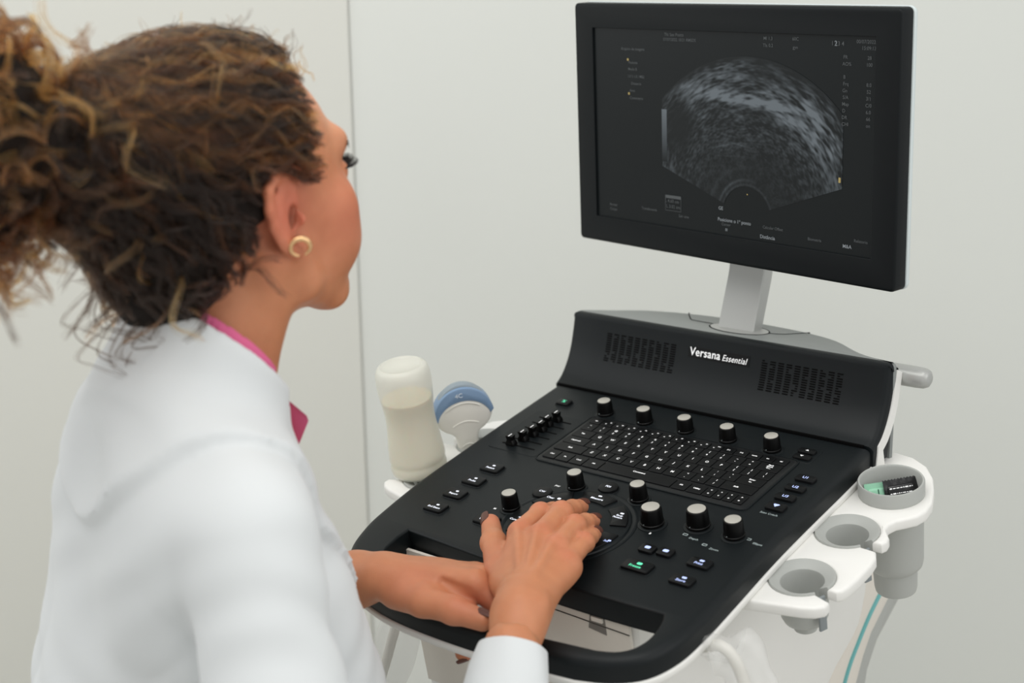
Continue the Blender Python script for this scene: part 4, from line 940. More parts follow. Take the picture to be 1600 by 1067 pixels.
def coat_sdf(P):
    d = torso_sdf(P)
    aR = chain(P, [(tuple(SHR), .060), (tuple((SHR + ELR) / 2), .058), (tuple(ELR), .054), (tuple(CFR0), .043), (tuple(CFR), .032)], 0.03)
    aL = chain(P, [(tuple(SHL), .060), (tuple((SHL + ELL) / 2), .056), (tuple(ELL), .050), (tuple(CFL), .037)], 0.03)
    d = smin(d, aR, 0.012); d = smin(d, aL, 0.016)
    x_, y_, z_ = P[..., 0], P[..., 1], P[..., 2]
    rg = lambda q_: 1 - np.sqrt(np.abs(np.sin(q_)) + 0.02)            # sharp-crested folds
    fold = 0.0115 * rg(15 * (z_ * 0.80 + x_ * 0.45 - y_ * 0.60) + 1.6 * np.sin(9 * y_ + 7 * x_)) * np.clip((-z_ - 0.11) * 7, 0, 1) * np.exp(-((x_ - 0.17) / 0.10) ** 2)
    fold += 0.0100 * rg(24 * (z_ + 0.75 * y_) + 1.6 * np.sin(15 * x_)) * np.exp(-(((x_ - 0.14) / 0.08) ** 2 + ((y_ - 0.05) / 0.07) ** 2 + ((z_ + 0.20) / 0.12) ** 2))
    fold += 0.0150 * rg(15 * (x_ * 1.0 + 0.32 * z_) + 1.3 * np.sin(10 * z_)) * np.clip(-(y_ + 0.01) * 12, 0, 1) * np.clip((-z_ - 0.13) * 5, 0, 1) * np.clip((0.10 - x_) * 12, 0, 1)
    fold += 0.0070 * rg(20 * (0.6 * x_ - z_ * 0.8) + 1.5 * np.sin(18 * y_)) * np.exp(-(((x_ - 0.10) / 0.05) ** 2 + ((y_ + 0.07) / 0.06) ** 2 + ((z_ + 0.20) / 0.10) ** 2))
    fold += 0.0018 * np.sin(60 * x_ + 3 * np.sin(25 * z_)) * np.sin(45 * z_ + 2 * np.sin(30 * y_))
    d = d + fold
    ax = CFR - CFR0; ax = ax / np.linalg.norm(ax); t = (P - CFR.astype(F32)) @ ax.astype(F32)
    d = np.where((np.linalg.norm(P - CFR.astype(F32), axis=-1) < 0.09) & (t > -0.05), smax(d, t + 0.018, 0.004), d)
    axl = CFL - ELL; axl = axl / np.linalg.norm(axl); tl_ = (P - CFL.astype(F32)) @ axl.astype(F32)
    d = np.where((np.linalg.norm(P - CFL.astype(F32), axis=-1) < 0.09) & (tl_ > -0.05), smax(d, tl_ + 0.018, 0.004), d)
    # raised collar band around the neck and lapels down the front
    nc = neckcone(P); rm = rim(P); wv = v_half(z_)
    stand = np.maximum(np.maximum(nc - 0.0165, -(nc - 0.0085)), np.maximum(rm, -(rm + 0.060)))
    d = smin(d, stand, 0.020)
    d = smax(d, rm, 0.003) if False else np.where(nc < 0.030, smax(d, rm, 0.003), d)
    band = np.maximum(d - 0.0095, nc - 0.062 - 0.012 * np.sin(np.clip((rm + 0.10) * 14, 0, 3.1)))
    band = np.maximum(band, -(z_ + 0.125))
    lap = np.maximum(d - 0.0085, np.maximum(np.abs(x_) - (wv + 0.066 * np.clip((z_ + 0.26) / 0.15, 0.12, 1)), -(y_ - 0.020)))
    d = smin(d, band, 0.0015); d = smin(d, lap, 0.0015)
    d = smax(d, -np.maximum(nc - 0.0085 + 0.55 * np.clip(0.045 - z_, 0, 0.2), -(z_ + 0.030)), 0.003)
    vcut = np.maximum(np.maximum(np.abs(x_) - wv * 0.85, -(y_ - 0.03)), -(d + 0.030))
    return smax(d, -vcut, 0.003)
V, Q = nets(coat_sdf, (-0.40, -0.24, -0.72), (0.40, 0.46, 0.125), 0.0043)
V = smooth_mesh(V, Q, 1)
CLOTH = mat('white_cotton', srgb(214, 217, 218), 0.85, bump=0.12, bscale=1800, spec=0.2, sheen=0.15)
coat = np_obj('coat', w(TC) + V @ TM, Q, CLOTH, person)
def cuff(A, B, r0, r1, L):
    """turned sleeve end: an open ring with thickness"""
    A, B = np.array(A), np.array(B); ax = B - A; ax /= np.linalg.norm(ax); e = np.cross(ax, [0, 0, 1.0]); e /= np.linalg.norm(e); f_ = np.cross(ax, e); rs = []
    prof_ = [(-L, r0 - .003), (-L, r0), (-L * .6, r0 + .001), (-L * .25, (r0 + r1) / 2 + .001), (-.003, r1 + .0005), (-.0008, r1), (0, r1 - .0012), (-.0008, r1 - .0028), (-.02, r1 - .004), (-L, r0 - .004)]
    for t, r_ in prof_:
        rs.append([Vector(tuple(w(B + ax * t + (e * math.cos(a) * 1.08 + f_ * math.sin(a) * 0.94) * r_ * (1 + 0.02 * math.sin(3 * a + t * 60) + 0.012 * math.sin(7 * a + t * 40))))) for a in [2 * math.pi * i / 48 for i in range(48)]])
    v, f = rings(rs, False, False); return mobj('cuff', v, f, CLOTH, coat, True, None, 80)
cuff(tw(CFR0), tw(CFR), 0.0375, 0.0315, 0.085); cuff(tw(ELL), tw(CFL), 0.0400, 0.0345, 0.06)
PINK = mat('pink_cotton', srgb(222, 108, 150), 0.8, bump=0.12, bscale=1600, spec=0.2)
def shirt_sdf(P):
    x_, y_, z_ = P[..., 0], P[..., 1], P[..., 2]; nc = neckcone(P); rm = rim(P)
    d = torso_sdf(P) + 0.014; d = np.maximum(d, -(z_ + 0.33))
    st = np.maximum(np.maximum(nc - 0.0078, -(nc - 0.0038)), np.maximum(rm - 0.0210, -(rm + 0.060)))
    op = np.maximum(np.abs(x_) - 0.020, -y_); st = smax(st, -op, 0.001)
    d = smin(np.maximum(d, -(nc - 0.004)), st, 0.004)
    vc = np.maximum(np.maximum(np.abs(x_) - 0.30 * np.clip(z_ + 0.10, 0, 1), -(y_ - 0.03)), -(d + 0.010))
    return smax(smax(d, -vc, 0.002), -(nc - 0.004), 0.001)
V, Q = nets(shirt_sdf, (-0.17, -0.12, -0.34), (0.17, 0.15, 0.125), 0.0028)
V = smooth_mesh(V, Q, 1)
shirt = np_obj('shirt', w(TC) + V @ TM, Q, PINK, person)
# collar leaves at the front
lf = [(0.0150, -0.5560, 0.2070), (0.0330, -0.5330, 0.1850), (0.0405, -0.5130, 0.1630), (0.0370, -0.5080, 0.1560), (0.0210, -0.5080, 0.1280), (0.0120, -0.5240, 0.1500), (0.0090, -0.5420, 0.1780)]
lt = [c2t(np.array(p_) + np.array([-0.004, -0.004, 0.000])) for p_ in lf]
for s in (1, -1):
    P_ = [np.array([p_[0] * s if s < 0 else p_[0], p_[1], p_[2]]) for p_ in lt]; c = np.mean(P_, 0) + np.array([0.004 * s, 0.006, 0.0]); rs = []
    for k in (0, 1):
        o = np.array([0.003 * s, 0.0025, 0]) * (k - 0.5); rs.append([Vector(tuple(w(tw(p_ + o)))) for p_ in P_])
    v, f = rings(rs, False, False); n_ = len(P_); v += [Vector(tuple(w(tw(c + np.array([0.003 * s, 0.0025, 0]) * (k - 0.5))))) for k in (0, 1)]
    f += [(j, (j + 1) % n_, 2 * n_) for j in range(n_)] + [(n_ + j, n_ + (j + 1) % n_, 2 * n_ + 1) for j in range(n_)]
    mobj('collar_leaf', v, f, PINK, shirt, True, None, 60)

# ---- hidden joints of the body under the clothes, trousers and shoes
def hidden(P):
    d = ellip(P, (0, 0.0, -0.17), (0.135, 0.085, 0.19)); d = smin(d, ellip(P, (0, 0.0, -0.43), (0.14, 0.09, 0.16)), 0.06)
    d = smin(d, chain(P, [(tuple(SHR * 0.95), .04), (tuple(ELR), .036), (tuple(CFR0), .034), (tuple(CFR), .0285)], 0.02), 0.03)
    d = smin(d, chain(P, [(tuple(SHL * 0.95), .04), (tuple(ELL), .036), (tuple(CFL), .0285)], 0.02), 0.03)
    return d
V, Q = nets(hidden, (-0.40, -0.25, -0.62), (0.40, 0.44, 0.02), 0.012)
parts_V.append(w(TC) + V @ TM); parts_Q.append(Q); parts_C.append(tone(V, []))
off_, VV, QQ = 0, [], []
for a, q_ in zip(parts_V, parts_Q): VV.append(a); QQ.append(q_ + off_); off_ += len(a)
body_o = np_obj('body', np.concatenate(VV), np.concatenate(QQ), SKIN, person, np.concatenate(parts_C))
hipc = tw((0, 0.0, -0.58))
def legs(P):
    d = None
    for s in (-1, 1):
        hp = hipc + TX * 0.085 * s; kn = hp + TY0 * 0.36 + TX * 0.10 * s + np.array([0, 0, 0.02]); an_ = kn + TY0 * -0.10 + np.array([0, 0, -(kn[2] + Z0) + 0.11])
        e = chain(P, [(tuple(w(hp)), .088), (tuple(w(kn)), .060), (tuple(w(an_)), .042)], 0.03); d = e if d is None else smin(d, e, 0.05)
    return d
V, Q = nets(legs, (-0.42, -0.42, 0.06), (0.48, 0.56, 0.62), 0.010)
np_obj('trousers', V, Q, mat('white_trousers', srgb(225, 226, 228), 0.85), person)
for s in (-1, 1):
    hp = hipc + TX * 0.085 * s; kn = hp + TY0 * 0.36 + TX * 0.10 * s; an_ = w(kn + TY0 * -0.10); an_[2] = 0.05
    f3 = np.array([*TY0[:2], 0])
    V, Q = nets(lambda P: np.maximum(chain(P, [(tuple(an_ - f3 * 0.03), .042), (tuple(an_ + f3 * 0.10), .042), (tuple(an_ + f3 * 0.17 - np.array([0, 0, .012])), .034)], 0.02), -(P[..., 2] - 0.001)), an_ - 0.10, an_ + 0.26, 0.008)
    np_obj('shoe', V, Q, mat('shoe_white', srgb(222, 222, 220), 0.5), person)

# ---- nails
NAIL = mat('nail_polish_taupe', srgb(92, 56, 46), 0.32, spec=0.35)
def nail(c, along, normal, L, Wd, name='fingernail'):
    a = Vector(along).normalized(); n_ = Vector(normal); n_ = (n_ - a * n_.dot(a)).normalized(); s_ = a.cross(n_)
    rs = []
    for i in range(7):
        t = -1 + 2 * i / 6; wd = Wd * math.sqrt(max(0.05, 1 - (abs(t) ** 3) * 0.55)); ring = []
        for lay in (0, 1):
            for j in (range(7) if lay == 0 else range(6, -1, -1)):
                x_ = -1 + 2 * j / 6
                ring.append(Vector(c) + a * (t * L / 2) + s_ * (x_ * wd / 2) + n_ * (-(x_ ** 2) * wd * 0.22 - max(0, t) ** 2 * L * 0.06 + (0.0005 if lay == 0 else -0.0004)))
        rs.append(ring)
    v, f = rings(rs); return mobj(name, v, f, NAIL, person, True, None, 50)
def nail_on(H, k_, side, L=0.0145, Wd=0.0125, rr=0.0086, ang=0.0):
    a = np.array(H[k_][-2]); b_ = np.array(H[k_][-1]); d_ = b_ - a; d_ /= np.linalg.norm(d_)
    n_ = np.array(side, float); n_ -= d_ * (n_ @ d_); n_ /= np.linalg.norm(n_)
    c = b_ + d_ * 0.003 + n_ * (rr + 0.0006)
    nail(tuple(w(c @ PA)), tuple(d_ @ PA), tuple(n_ @ PA), L, Wd)
for k_, rr in (('I', .0086), ('M', .0088), ('R', .0082), ('P', .0074)): nail_on(RH, k_, (0.10, 0.9, 0.55), rr=rr)
nail_on(RH, 'T', (-0.75, -0.1, 0.55), 0.019, 0.0150, .0105)
nail_on(LH, 'T', (0.15, 0.35, 0.9), 0.018, 0.0150, .0112)
for k_ in 'IM': nail_on(LH, k_, (0.2, -0.5, -0.6), 0.012, 0.011, .0086)

# ---- eyes, lashes, brows, earring
EYE = mat('eye_white', srgb(235, 230, 226), 0.15, spec=0.6); IRIS = mat('iris_brown', srgb(70, 42, 26), 0.15); LASH = mat('lash_black', (0.006, 0.005, 0.005, 1), 0.6)
def hobj(name, v, f, mt, par=person, angle=40):
    v = [Vector(hw(tuple(q_))) for q_ in v]; return mobj(name, v, f, mt, par, True, None, angle)
for s in (-1, 1):
    mb = MB(); n = 20
    c = Vector((0.031 * s, 0.0765, 0.0165)); rr = 0.0115
    for i in range(9): pass
    rs = [[c + Vector((rr * math.sin(R(t)) * math.cos(2 * math.pi * i / n), rr * math.cos(R(t)), rr * math.sin(R(t)) * math.sin(2 * math.pi * i / n))) for i in range(n)] for t in (1, 12, 24, 40, 60, 85)]
    e_ = hobj('eye', *rings(rs, True, False), EYE)
    rs = [[c + Vector(((rr + 0.0003) * math.sin(R(t)) * math.cos(2 * math.pi * i / n), (rr + 0.0003) * math.cos(R(t)), (rr + 0.0003) * math.sin(R(t)) * math.sin(2 * math.pi * i / n))) for i in range(n)] for t in (1, 14, 27)]
    v, f = rings(rs, True, False); hobj('iris', v, f, IRIS, e_)
    mb = MB(); random.seed(8 + s)
    for i in range(22):
        t = i / 21; x_ = (0.018 + 0.027 * t) * s; y_ = 0.0895 - 0.011 * t - 0.003 * abs(t - .4); z_ = 0.0195 + 0.003 * math.sin(math.pi * t)
        L = 0.007 + 0.003 * t + random.uniform(-.001, .001); o_ = 0.004 * t * s
        mb.add(*tube([(x_, y_, z_), (x_ + o_ * .4, y_ + L * 0.6, z_ + 0.0005), (x_ + o_, y_ + L * 0.95, z_ + 0.0030), (x_ + o_ * 1.3, y_ + L * 1.05, z_ + 0.0060)], [0.0005, 0.0005, 0.0004, 0.0002], 5))
    hobj('eyelashes', mb.v, mb.f, LASH)
    mb = MB()
    for i in range(46):
        t = random.random(); x_ = (0.012 + 0.036 * t) * s; z_ = 0.0375 + 0.007 * math.sin(math.pi * (t * .8 + .15)) + random.uniform(-.0022, .0022); y_ = 0.0945 - 0.0135 * t * t - 0.001 + random.uniform(-.001, .0012)
        mb.add(*tube([(x_, y_, z_), (x_ + 0.006 * s, y_ - 0.0015 * (1 + 2 * t), z_ + 0.001)], [0.0006, 0.0002], 4))
    hobj('eyebrow', mb.v, mb.f, LASH)
GOLD = mat('gold', srgb(232, 190, 140), 0.2, metal=0.9)
for s in (1, -1):
    lobe = Vector((0.0800 * s, -0.010, -0.0165)); P_ = [lobe + Vector((0.0035 * s, 0.0068 * math.sin(a), -0.0060 - 0.0068 * -math.cos(a))) for a in [R(t) for t in range(-165, 170, 12)]]
    P_ = [Vector((p_.x + (p_.y - lobe.y) * 0.55 * s, p_.y, p_.z)) for p_ in P_]
    v, f = tube(P_, [0.0010 + 0.0015 * math.sin(math.pi * i / (len(P_) - 1)) for i in range(len(P_))], 12); hobj('hoop_earring', v, f, GOLD)

# ---- hair: a dark cap over the scalp and thousands of fine curled hairs
HDARK = mat('hair_cap_dark', (0.010, 0.0065, 0.005, 1), 0.7, spec=0.2)
rngh = np.random.default_rng(11)
def hairline(P):
    x_, y_, z_ = P[..., 0], P[..., 1], P[..., 2]
    # positive on the face side
    lim = np.where(z_ > 0.035, 0.026 + (z_ - 0.035) * 0.05, np.where(z_ > 0.000, 0.008 + (z_) * 0.52, -0.030 + z_ * 0.55 + 0.03 * np.clip(z_ / -0.03, 0, 1) * -0.3))
    ax_ = np.abs(x_)
    lim = lim + np.clip(z_ - 0.05, 0, 0.05) * (0.05 - ax_) * 6
    side = np.exp(-(((y_ - 0.012) / 0.028) ** 2 + ((z_ + 0.0) / 0.040) ** 2)) * 0.0
    return y_ - lim
bl = [((0.0, -0.050, 0.060), (0.076, 0.075, 0.072)), ((0.01, -0.080, -0.005), (0.064, 0.056, 0.062)), ((0.0, -0.115, 0.060), (0.062, 0.062, 0.060)), ((0.0, -0.078, -0.052), (0.045, 0.040, 0.040))]
pony = [((-0.02, -0.185, 0.085), (0.075, 0.070, 0.070)), ((-0.03, -0.225, 0.045), (0.062, 0.058, 0.062)), ((-0.02, -0.205, 0.135), (0.060, 0.055, 0.050)), ((-0.04, -0.265, 0.090), (0.06, 0.06, 0.065))]
def cap_sdf(P):
    d = ellip(P, (0, -0.008, 0.037), (0.0805, 0.1005, 0.0935))
    for c, r_ in bl: d = smin(d, ellip(P, c, r_), 0.03)
    d = smax(d, hairline(P) + 0.006, 0.006)
    for c, r_ in pony: d = smin(d, ellip(P, c, tuple(np.array(r_) * 0.72)), 0.03)
    x_, y_, z_ = P[..., 0], P[..., 1], P[..., 2]
    d = d + 0.0028 * np.sin(150 * x_ + 3 * np.sin(60 * z_)) * np.sin(130 * z_ + 2 * np.sin(70 * y_)) * np.sin(110 * y_)
    e0 = ellip(P, (0.080, -0.004, 0.004), (0.024, 0.028, 0.038)); e1 = ellip(P, (-0.080, -0.004, 0.004), (0.024, 0.028, 0.038))
    return smax(smax(d, -e0, 0.004), -e1, 0.004)
V, Q = nets(cap_sdf, (-0.125, -0.34, -0.11), (0.125, 0.10, 0.21), 0.0040)
V = smooth_mesh(V, Q, 1)
hair = np_obj('hair', w(HC) + (V @ HM) * HS, Q, HDARK, person)
tag(hair, 'dark brown curly hair pinned up, caramel at the ends')
def hairmat(name, col, rough=0.5):
    M = bpy.data.materials.new(name); M.use_nodes = True; nt = M.node_tree; out = nt.nodes['Material Output']
    h = nt.nodes.new('ShaderNodeBsdfHairPrincipled'); h.parametrization = 'COLOR'; h.inputs['Color'].default_value = col; h.inputs['Roughness'].default_value = rough; h.inputs['IOR'].default_value = 1.38
    nt.links.new(h.outputs[0], out.inputs['Surface']); return M
TONES = [hairmat('hair_black_brown', (0.009, 0.0048, 0.0032, 1)), hairmat('hair_brown', (0.045, 0.015, 0.0055, 1)), hairmat('hair_chestnut', (0.17, 0.056, 0.014, 1)), hairmat('hair_caramel', (0.42, 0.125, 0.024, 1))]
bundles = [[], [], [], []]
def lock(path, tone_i, n=12, spread=0.0022, rad=0.00028):
    """a lock of n hairs along one path"""
    path = np.array(path)
    if ((path[:, 0] > 0.015) & (path[:, 2] < -0.050) & (path[:, 1] > -0.085)).any(): return
    for _ in range(n):
        o = rngh.normal(size=3) * spread; k0 = rngh.uniform(0.6, 1.2); ph = rngh.uniform(0, 6.28)
        tt = np.linspace(0, 1, len(path))[:, None]
        pts = path + o * (0.5 + 0.7 * tt) + 0.0010 * np.sin(tt * 9 + ph) * rngh.normal(size=3)
        bundles[tone_i].append((pts, rad * rngh.uniform(0.7, 1.3)))
def onsurf(p_, it=4, lift=0.002):
    for _ in range(it):
        q_ = p_[None].astype(F32); d = float(base_sdf(q_)[0]); e = 0.003
        g = np.array([float(base_sdf((p_ + np.eye(3)[i] * e)[None].astype(F32))[0]) - d for i in range(3)]); g /= np.linalg.norm(g) + 1e-9
        p_ = p_ - g * (d - lift)
    return p_, g
def base_sdf(P):
    d = ellip(P, (0, -0.008, 0.037), (0.0805, 0.1005, 0.0935))
    for c, r_ in bl: d = smin(d, ellip(P, c, r_), 0.03)
    return d
def project_all(P, lift):
    """push many points to the hair surface"""
    P = P.astype(F32); e = F32(0.003)
    for _ in range(4):
        d = base_sdf(P); g = np.stack([base_sdf(P + np.eye(3, dtype=F32)[i] * e) - d for i in range(3)], -1); g /= np.linalg.norm(g, axis=-1, keepdims=True) + 1e-9
        P = P - g * (d - lift)[:, None]
    return P, g
# swept locks from the hairline back to the knot
knot = np.array([-0.005, -0.120, 0.075])
nL = 900
th = rngh.uniform(-math.pi, math.pi, nL)
starts = []
while len(starts) < nL:
    edge_ = len(starts) < 300
    p_ = rngh.normal(size=3); p_ /= np.linalg.norm(p_); p_ = np.array([0, -0.02, 0.03]) + p_ * np.array([0.08, 0.105, 0.10])
    hl_ = hairline(p_[None])[0]
    if hl_ < -0.001 and (not edge_ or (hl_ > -0.009 and p_[2] > -0.02)) and p_[1] > -0.115 and p_[2] > -0.085 + 0 * p_[1] and not (abs(abs(p_[0]) - 0.078) < 0.025 and abs(p_[1] + 0.008) < 0.024 and abs(p_[2]) < 0.036): starts.append(p_)
starts = np.array(starts); NS = 26
cur = starts.copy(); tr = []
phs = rngh.uniform(0, 6.28, nL); amp = rngh.uniform(0.0015, 0.0075, nL); frq = rngh.uniform(0.18, 0.45, nL); lif = rngh.uniform(-0.001, 0.008, nL).astype(F32)
lastd = None
for i in range(NS):
    P_, g = project_all(cur, lif)
    to = knot - P_; dist = np.linalg.norm(to, axis=1, keepdims=True); to = to / dist
    to = to - g * (to * g).sum(1, keepdims=True); to /= np.linalg.norm(to, axis=1, keepdims=True) + 1e-9
    side = np.cross(g, to)
    wv_ = (amp * np.sin(phs + i * frq * 2.6))[:, None]; wl = (0.5 * amp * np.cos(phs + i * frq * 2.6))[:, None]
    tr.append(P_ + side * wv_ * min(1, i / 3) + g * np.abs(wl) * min(1, i / 3))
    cur = P_ + to * 0.0068
tr = np.array(tr)
for j in range(nL):
    if (np.linalg.norm((tr[:, j] - np.array([0.080, -0.018, 0.004])) / np.array([0.03, 0.026, 0.033]), axis=1) < 1).any(): continue
    z_ = starts[j][2]; y_ = starts[j][1]
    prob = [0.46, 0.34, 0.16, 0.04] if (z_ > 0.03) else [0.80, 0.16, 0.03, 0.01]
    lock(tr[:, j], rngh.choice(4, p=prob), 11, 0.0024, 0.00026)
# curls: helices on the back of the head and in the bunch
def curl(c, axis, rad0, turns, length, tone_i, n=12, spread=0.0016, taper=0.6):
    a = np.array(axis, float); a /= np.linalg.norm(a); b_ = np.cross(a, rngh.normal(size=3)); b_ /= np.linalg.norm(b_); d_ = np.cross(a, b_)
    m_ = int(10 * turns) + 8; t = np.linspace(0, 1, m_); r_ = rad0 * (0.55 + 0.45 * np.sin(math.pi * t)) * (1 - (1 - taper) * t); ph = rngh.uniform(0, 6.28)
    bend = rngh.normal(size=3) * length * 0.25
    P_ = np.array(c) + np.outer(t - 0.3, a) * length + np.outer(r_ * np.cos(2 * math.pi * turns * t + ph), b_) + np.outer(r_ * np.sin(2 * math.pi * turns * t + ph), d_) + np.outer(t * t, bend)
    lock(P_, tone_i, n, spread)
for _ in range(520):      # bunch of curls
    c, r_ = pony[rngh.integers(len(pony))]; u_ = rngh.normal(size=3); u_ /= np.linalg.norm(u_)
    c = np.array(c) + u_ * np.array(r_) * rngh.uniform(0.75, 1.0)
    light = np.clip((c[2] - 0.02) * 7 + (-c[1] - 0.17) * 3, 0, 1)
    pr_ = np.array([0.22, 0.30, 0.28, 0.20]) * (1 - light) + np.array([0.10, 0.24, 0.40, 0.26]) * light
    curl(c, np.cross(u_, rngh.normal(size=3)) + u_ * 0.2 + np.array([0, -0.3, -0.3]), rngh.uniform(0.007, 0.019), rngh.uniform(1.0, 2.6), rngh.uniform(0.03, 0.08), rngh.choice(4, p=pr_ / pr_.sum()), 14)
for _ in range(420):      # curls lying on the back of the head
    c, r_ = bl[rngh.choice([0, 1, 2, 3], p=[.38, .24, .28, .10])]; u_ = rngh.normal(size=3); u_ /= np.linalg.norm(u_); u_[1] = -abs(u_[1]) * (1 if rngh.random() < .8 else -1); u_[0] = abs(u_[0]) * (1 if rngh.random() < .65 else -1)
    c = np.array(c) + u_ * np.array(r_) * 1.02
    if c[2] < -0.055 and c[0] > 0.015: continue
    if hairline(c[None])[0] > -0.014 or (c[0] > 0.04 and abs(c[1] + 0.01) < 0.050 and c[2] < 0.060): continue
    low = c[2] < 0.03
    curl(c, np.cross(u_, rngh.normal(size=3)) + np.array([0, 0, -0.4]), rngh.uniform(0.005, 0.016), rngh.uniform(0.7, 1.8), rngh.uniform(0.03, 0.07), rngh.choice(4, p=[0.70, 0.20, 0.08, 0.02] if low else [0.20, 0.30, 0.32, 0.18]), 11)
for _ in range(60):       # short frizz along the crown and hairline
    a = rngh.uniform(0, 1); p_ = np.array([rngh.uniform(-0.05, 0.06), 0.055 - 0.12 * a, 0.06 + 0.08 * math.sin(math.pi * min(1, 0.2 + a * 0.7))]); q_, g = project_all(p_[None], np.array([0.001], F32))
    curl(q_[0] + g[0] * 0.004, g[0] + rngh.normal(size=3) * 0.7, rngh.uniform(0.002, 0.006), rngh.uniform(0.6, 1.4), 0.022, rngh.choice([0, 1, 2]), 3, 0.001)
# loose wisps at the nape
for c0, k_ in (((0.02, -0.105, -0.060), 5), ((0.0, -0.120, -0.03), 5), ((0.00, -0.110, -0.060), 3)):
    for _ in range(k_):
        s0 = np.array(c0) + rngh.normal(size=3) * 0.006; e0 = s0 + np.array([rngh.uniform(-.01, .03), rngh.uniform(-0.045, 0.01), rngh.uniform(-0.06, -0.02)]); m0 = (s0 + e0) / 2 + np.array([0, -0.028, -0.005])
        e1 = e0 + np.array([0.012, 0.018, -0.012]); pts = catmull([s0, m0, e0, e1, e1 + np.array([0.004, -0.010, 0.010])], 7)
        lock([tuple(p_) for p_ in pts], 0 if rngh.random() < .8 else 1, 4, 0.0008, 0.00022)
for i, (bd, mt_) in enumerate(zip(bundles, TONES)):
    hcv = bpy.data.hair_curves.new('hair_strands'); hcv.add_curves([len(p_) for p_, r_ in bd])
    P_ = np.concatenate([p_ for p_, r_ in bd]); P_ = w(HC) + (P_ @ HM) * HS
    hcv.attributes['position'].data.foreach_set('vector', P_.astype(F32).ravel())
    ra = hcv.attributes.new('radius', 'FLOAT', 'POINT')
    ra.data.foreach_set('value', np.concatenate([np.linspace(1, 0.45, len(p_)) * r_ for p_, r_ in bd]).astype(F32))
    hcv.materials.append(mt_); o = bpy.data.objects.new('hair_strands', hcv); link(o, hair); o['kind'] = 'stuff'

# ------------------------------------------------------------------ things on the trays
def panel_thing(name, u, v_, h, label, cat, rz=0.0):
    e = empty(name, (0, 0, 0), label, cat)
    e.matrix_world = Matrix.Translation((0, 0, Z0)) @ Matrix.Rotation(AL, 4, 'X') @ Matrix.Translation((u, v_, h)) @ Matrix.Rotation(rz, 4, 'Z'); return e
# gel bottle, upside down in the left front cradle
bt = panel_thing('gel_bottle', -0.2100, -0.1120, -0.034, 'translucent plastic squeeze bottle of gel standing on the left tray', 'bottle')
GELP = mat('cloudy_plastic', srgb(232, 232, 222), 0.28, bump=0.25, bscale=30, spec=0.5, alpha=0.55)
GELL = mat('pale_gel', srgb(236, 226, 196), 0.5, sss=0.6)
prof_b = [(0.0330, 0.000), (0.0352, 0.003), (0.0362, 0.010), (0.0352, 0.016), (0.0362, 0.022), (0.0352, 0.035), (0.0330, 0.055), (0.0315, 0.072), (0.0318, 0.088), (0.0335, 0.102), (0.0347, 0.115), (0.0350, 0.128), (0.0343, 0.138), (0.0315, 0.1455), (0.0270, 0.1485), (0.0255, 0.1475), (0.0230, 0.1455), (0.0, 0.1450)]
PB = [(p_.x, p_.y) for p_ in catmull([(a, b_, 0) for a, b_ in prof_b[:15]], 3)] + prof_b[15:17] + [(0.0005, 0.1450)]
v, f = lathe(PB, 56); mobj('bottle_shell', v, f, GELP, bt, True, None, 60)
PI_ = [(max(0.0005, r_ - 0.0018), h_ + 0.0012) for r_, h_ in PB if h_ < 0.105] + [(0.0005, 0.1060)]
v, f = lathe(PI_, 48); mobj('gel', v, f, GELL, bt, True, None, 60)
# convex transducer
td = panel_thing('transducer', -0.1980, -0.0300, -0.057, 'white convex ultrasound probe with blue curved head in the left tray cradle', 'ultrasound probe', math.atan2(0.78, 0.63))
TW = mat('probe_white', srgb(226, 224, 216), 0.38); TB = mat('probe_blue', srgb(124, 150, 180), 0.38); TG = mat('probe_lens_grey', srgb(140, 152, 160), 0.4)
def probe_slab(pts, th_, mt, name, par, r=0.004):
    k = len(pts); rs = []
    for y_, ins in ((-th_ / 2, r), (-th_ / 2 + r * 0.3, r * 0.3), (-th_ / 2 + r, 0), (th_ / 2 - r, 0), (th_ / 2 - r * 0.3, r * 0.3), (th_ / 2, r)):
        q_ = inset(pts, ins) if ins else pts; rs.append([(x_, y_, z_) for x_, z_ in q_])
    v, f = rings(rs); return mobj(name, v, f, mt, par, True, None, 35)
body_pts = [(-0.011, 0.000), (0.011, 0.000), (0.0135, 0.020), (0.0150, 0.036), (0.019, 0.043), (0.0270, 0.048), (0.0345, 0.056), (0.0380, 0.066), (0.0370, 0.074), (0.026, 0.088), (0.012, 0.0945), (0.0, 0.096), (-0.012, 0.0945), (-0.026, 0.088), (-0.037, 0.074), (-0.0380, 0.066), (-0.0345, 0.056), (-0.0270, 0.048), (-0.019, 0.043), (-0.0150, 0.036), (-0.0135, 0.020)]
BPp = [(p_.x, p_.y) for p_ in catmull([(a, b_, 0) for a, b_ in body_pts], 3, True)]
probe_slab(BPp, 0.021, TW, 'probe_body', td, 0.006)
arc_o = [(0.0395 * math.sin(R(t)) * 1.02, 0.0655 + 0.0430 * math.cos(R(t)) - 0.0) for t in range(84, -85, -8)]
arc_i = [(0.0330 * math.sin(R(t)) * 1.06, 0.0600 + 0.0290 * math.cos(R(t))) for t in range(-80, 81, 8)]
probe_slab(arc_o + arc_i, 0.0235, TB, 'probe_head', td, 0.003)
arc_l = [(0.0360 * math.sin(R(t)) * 1.02, 0.0690 + 0.0430 * math.cos(R(t))) for t in range(66, -67, -8)]; arc_m = [(0.0350 * math.sin(R(t)), 0.0640 + 0.0420 * math.cos(R(t))) for t in range(-62, 63, 8)]
probe_slab(arc_l + arc_m, 0.0150, TG, 'probe_lens', td, 0.003)
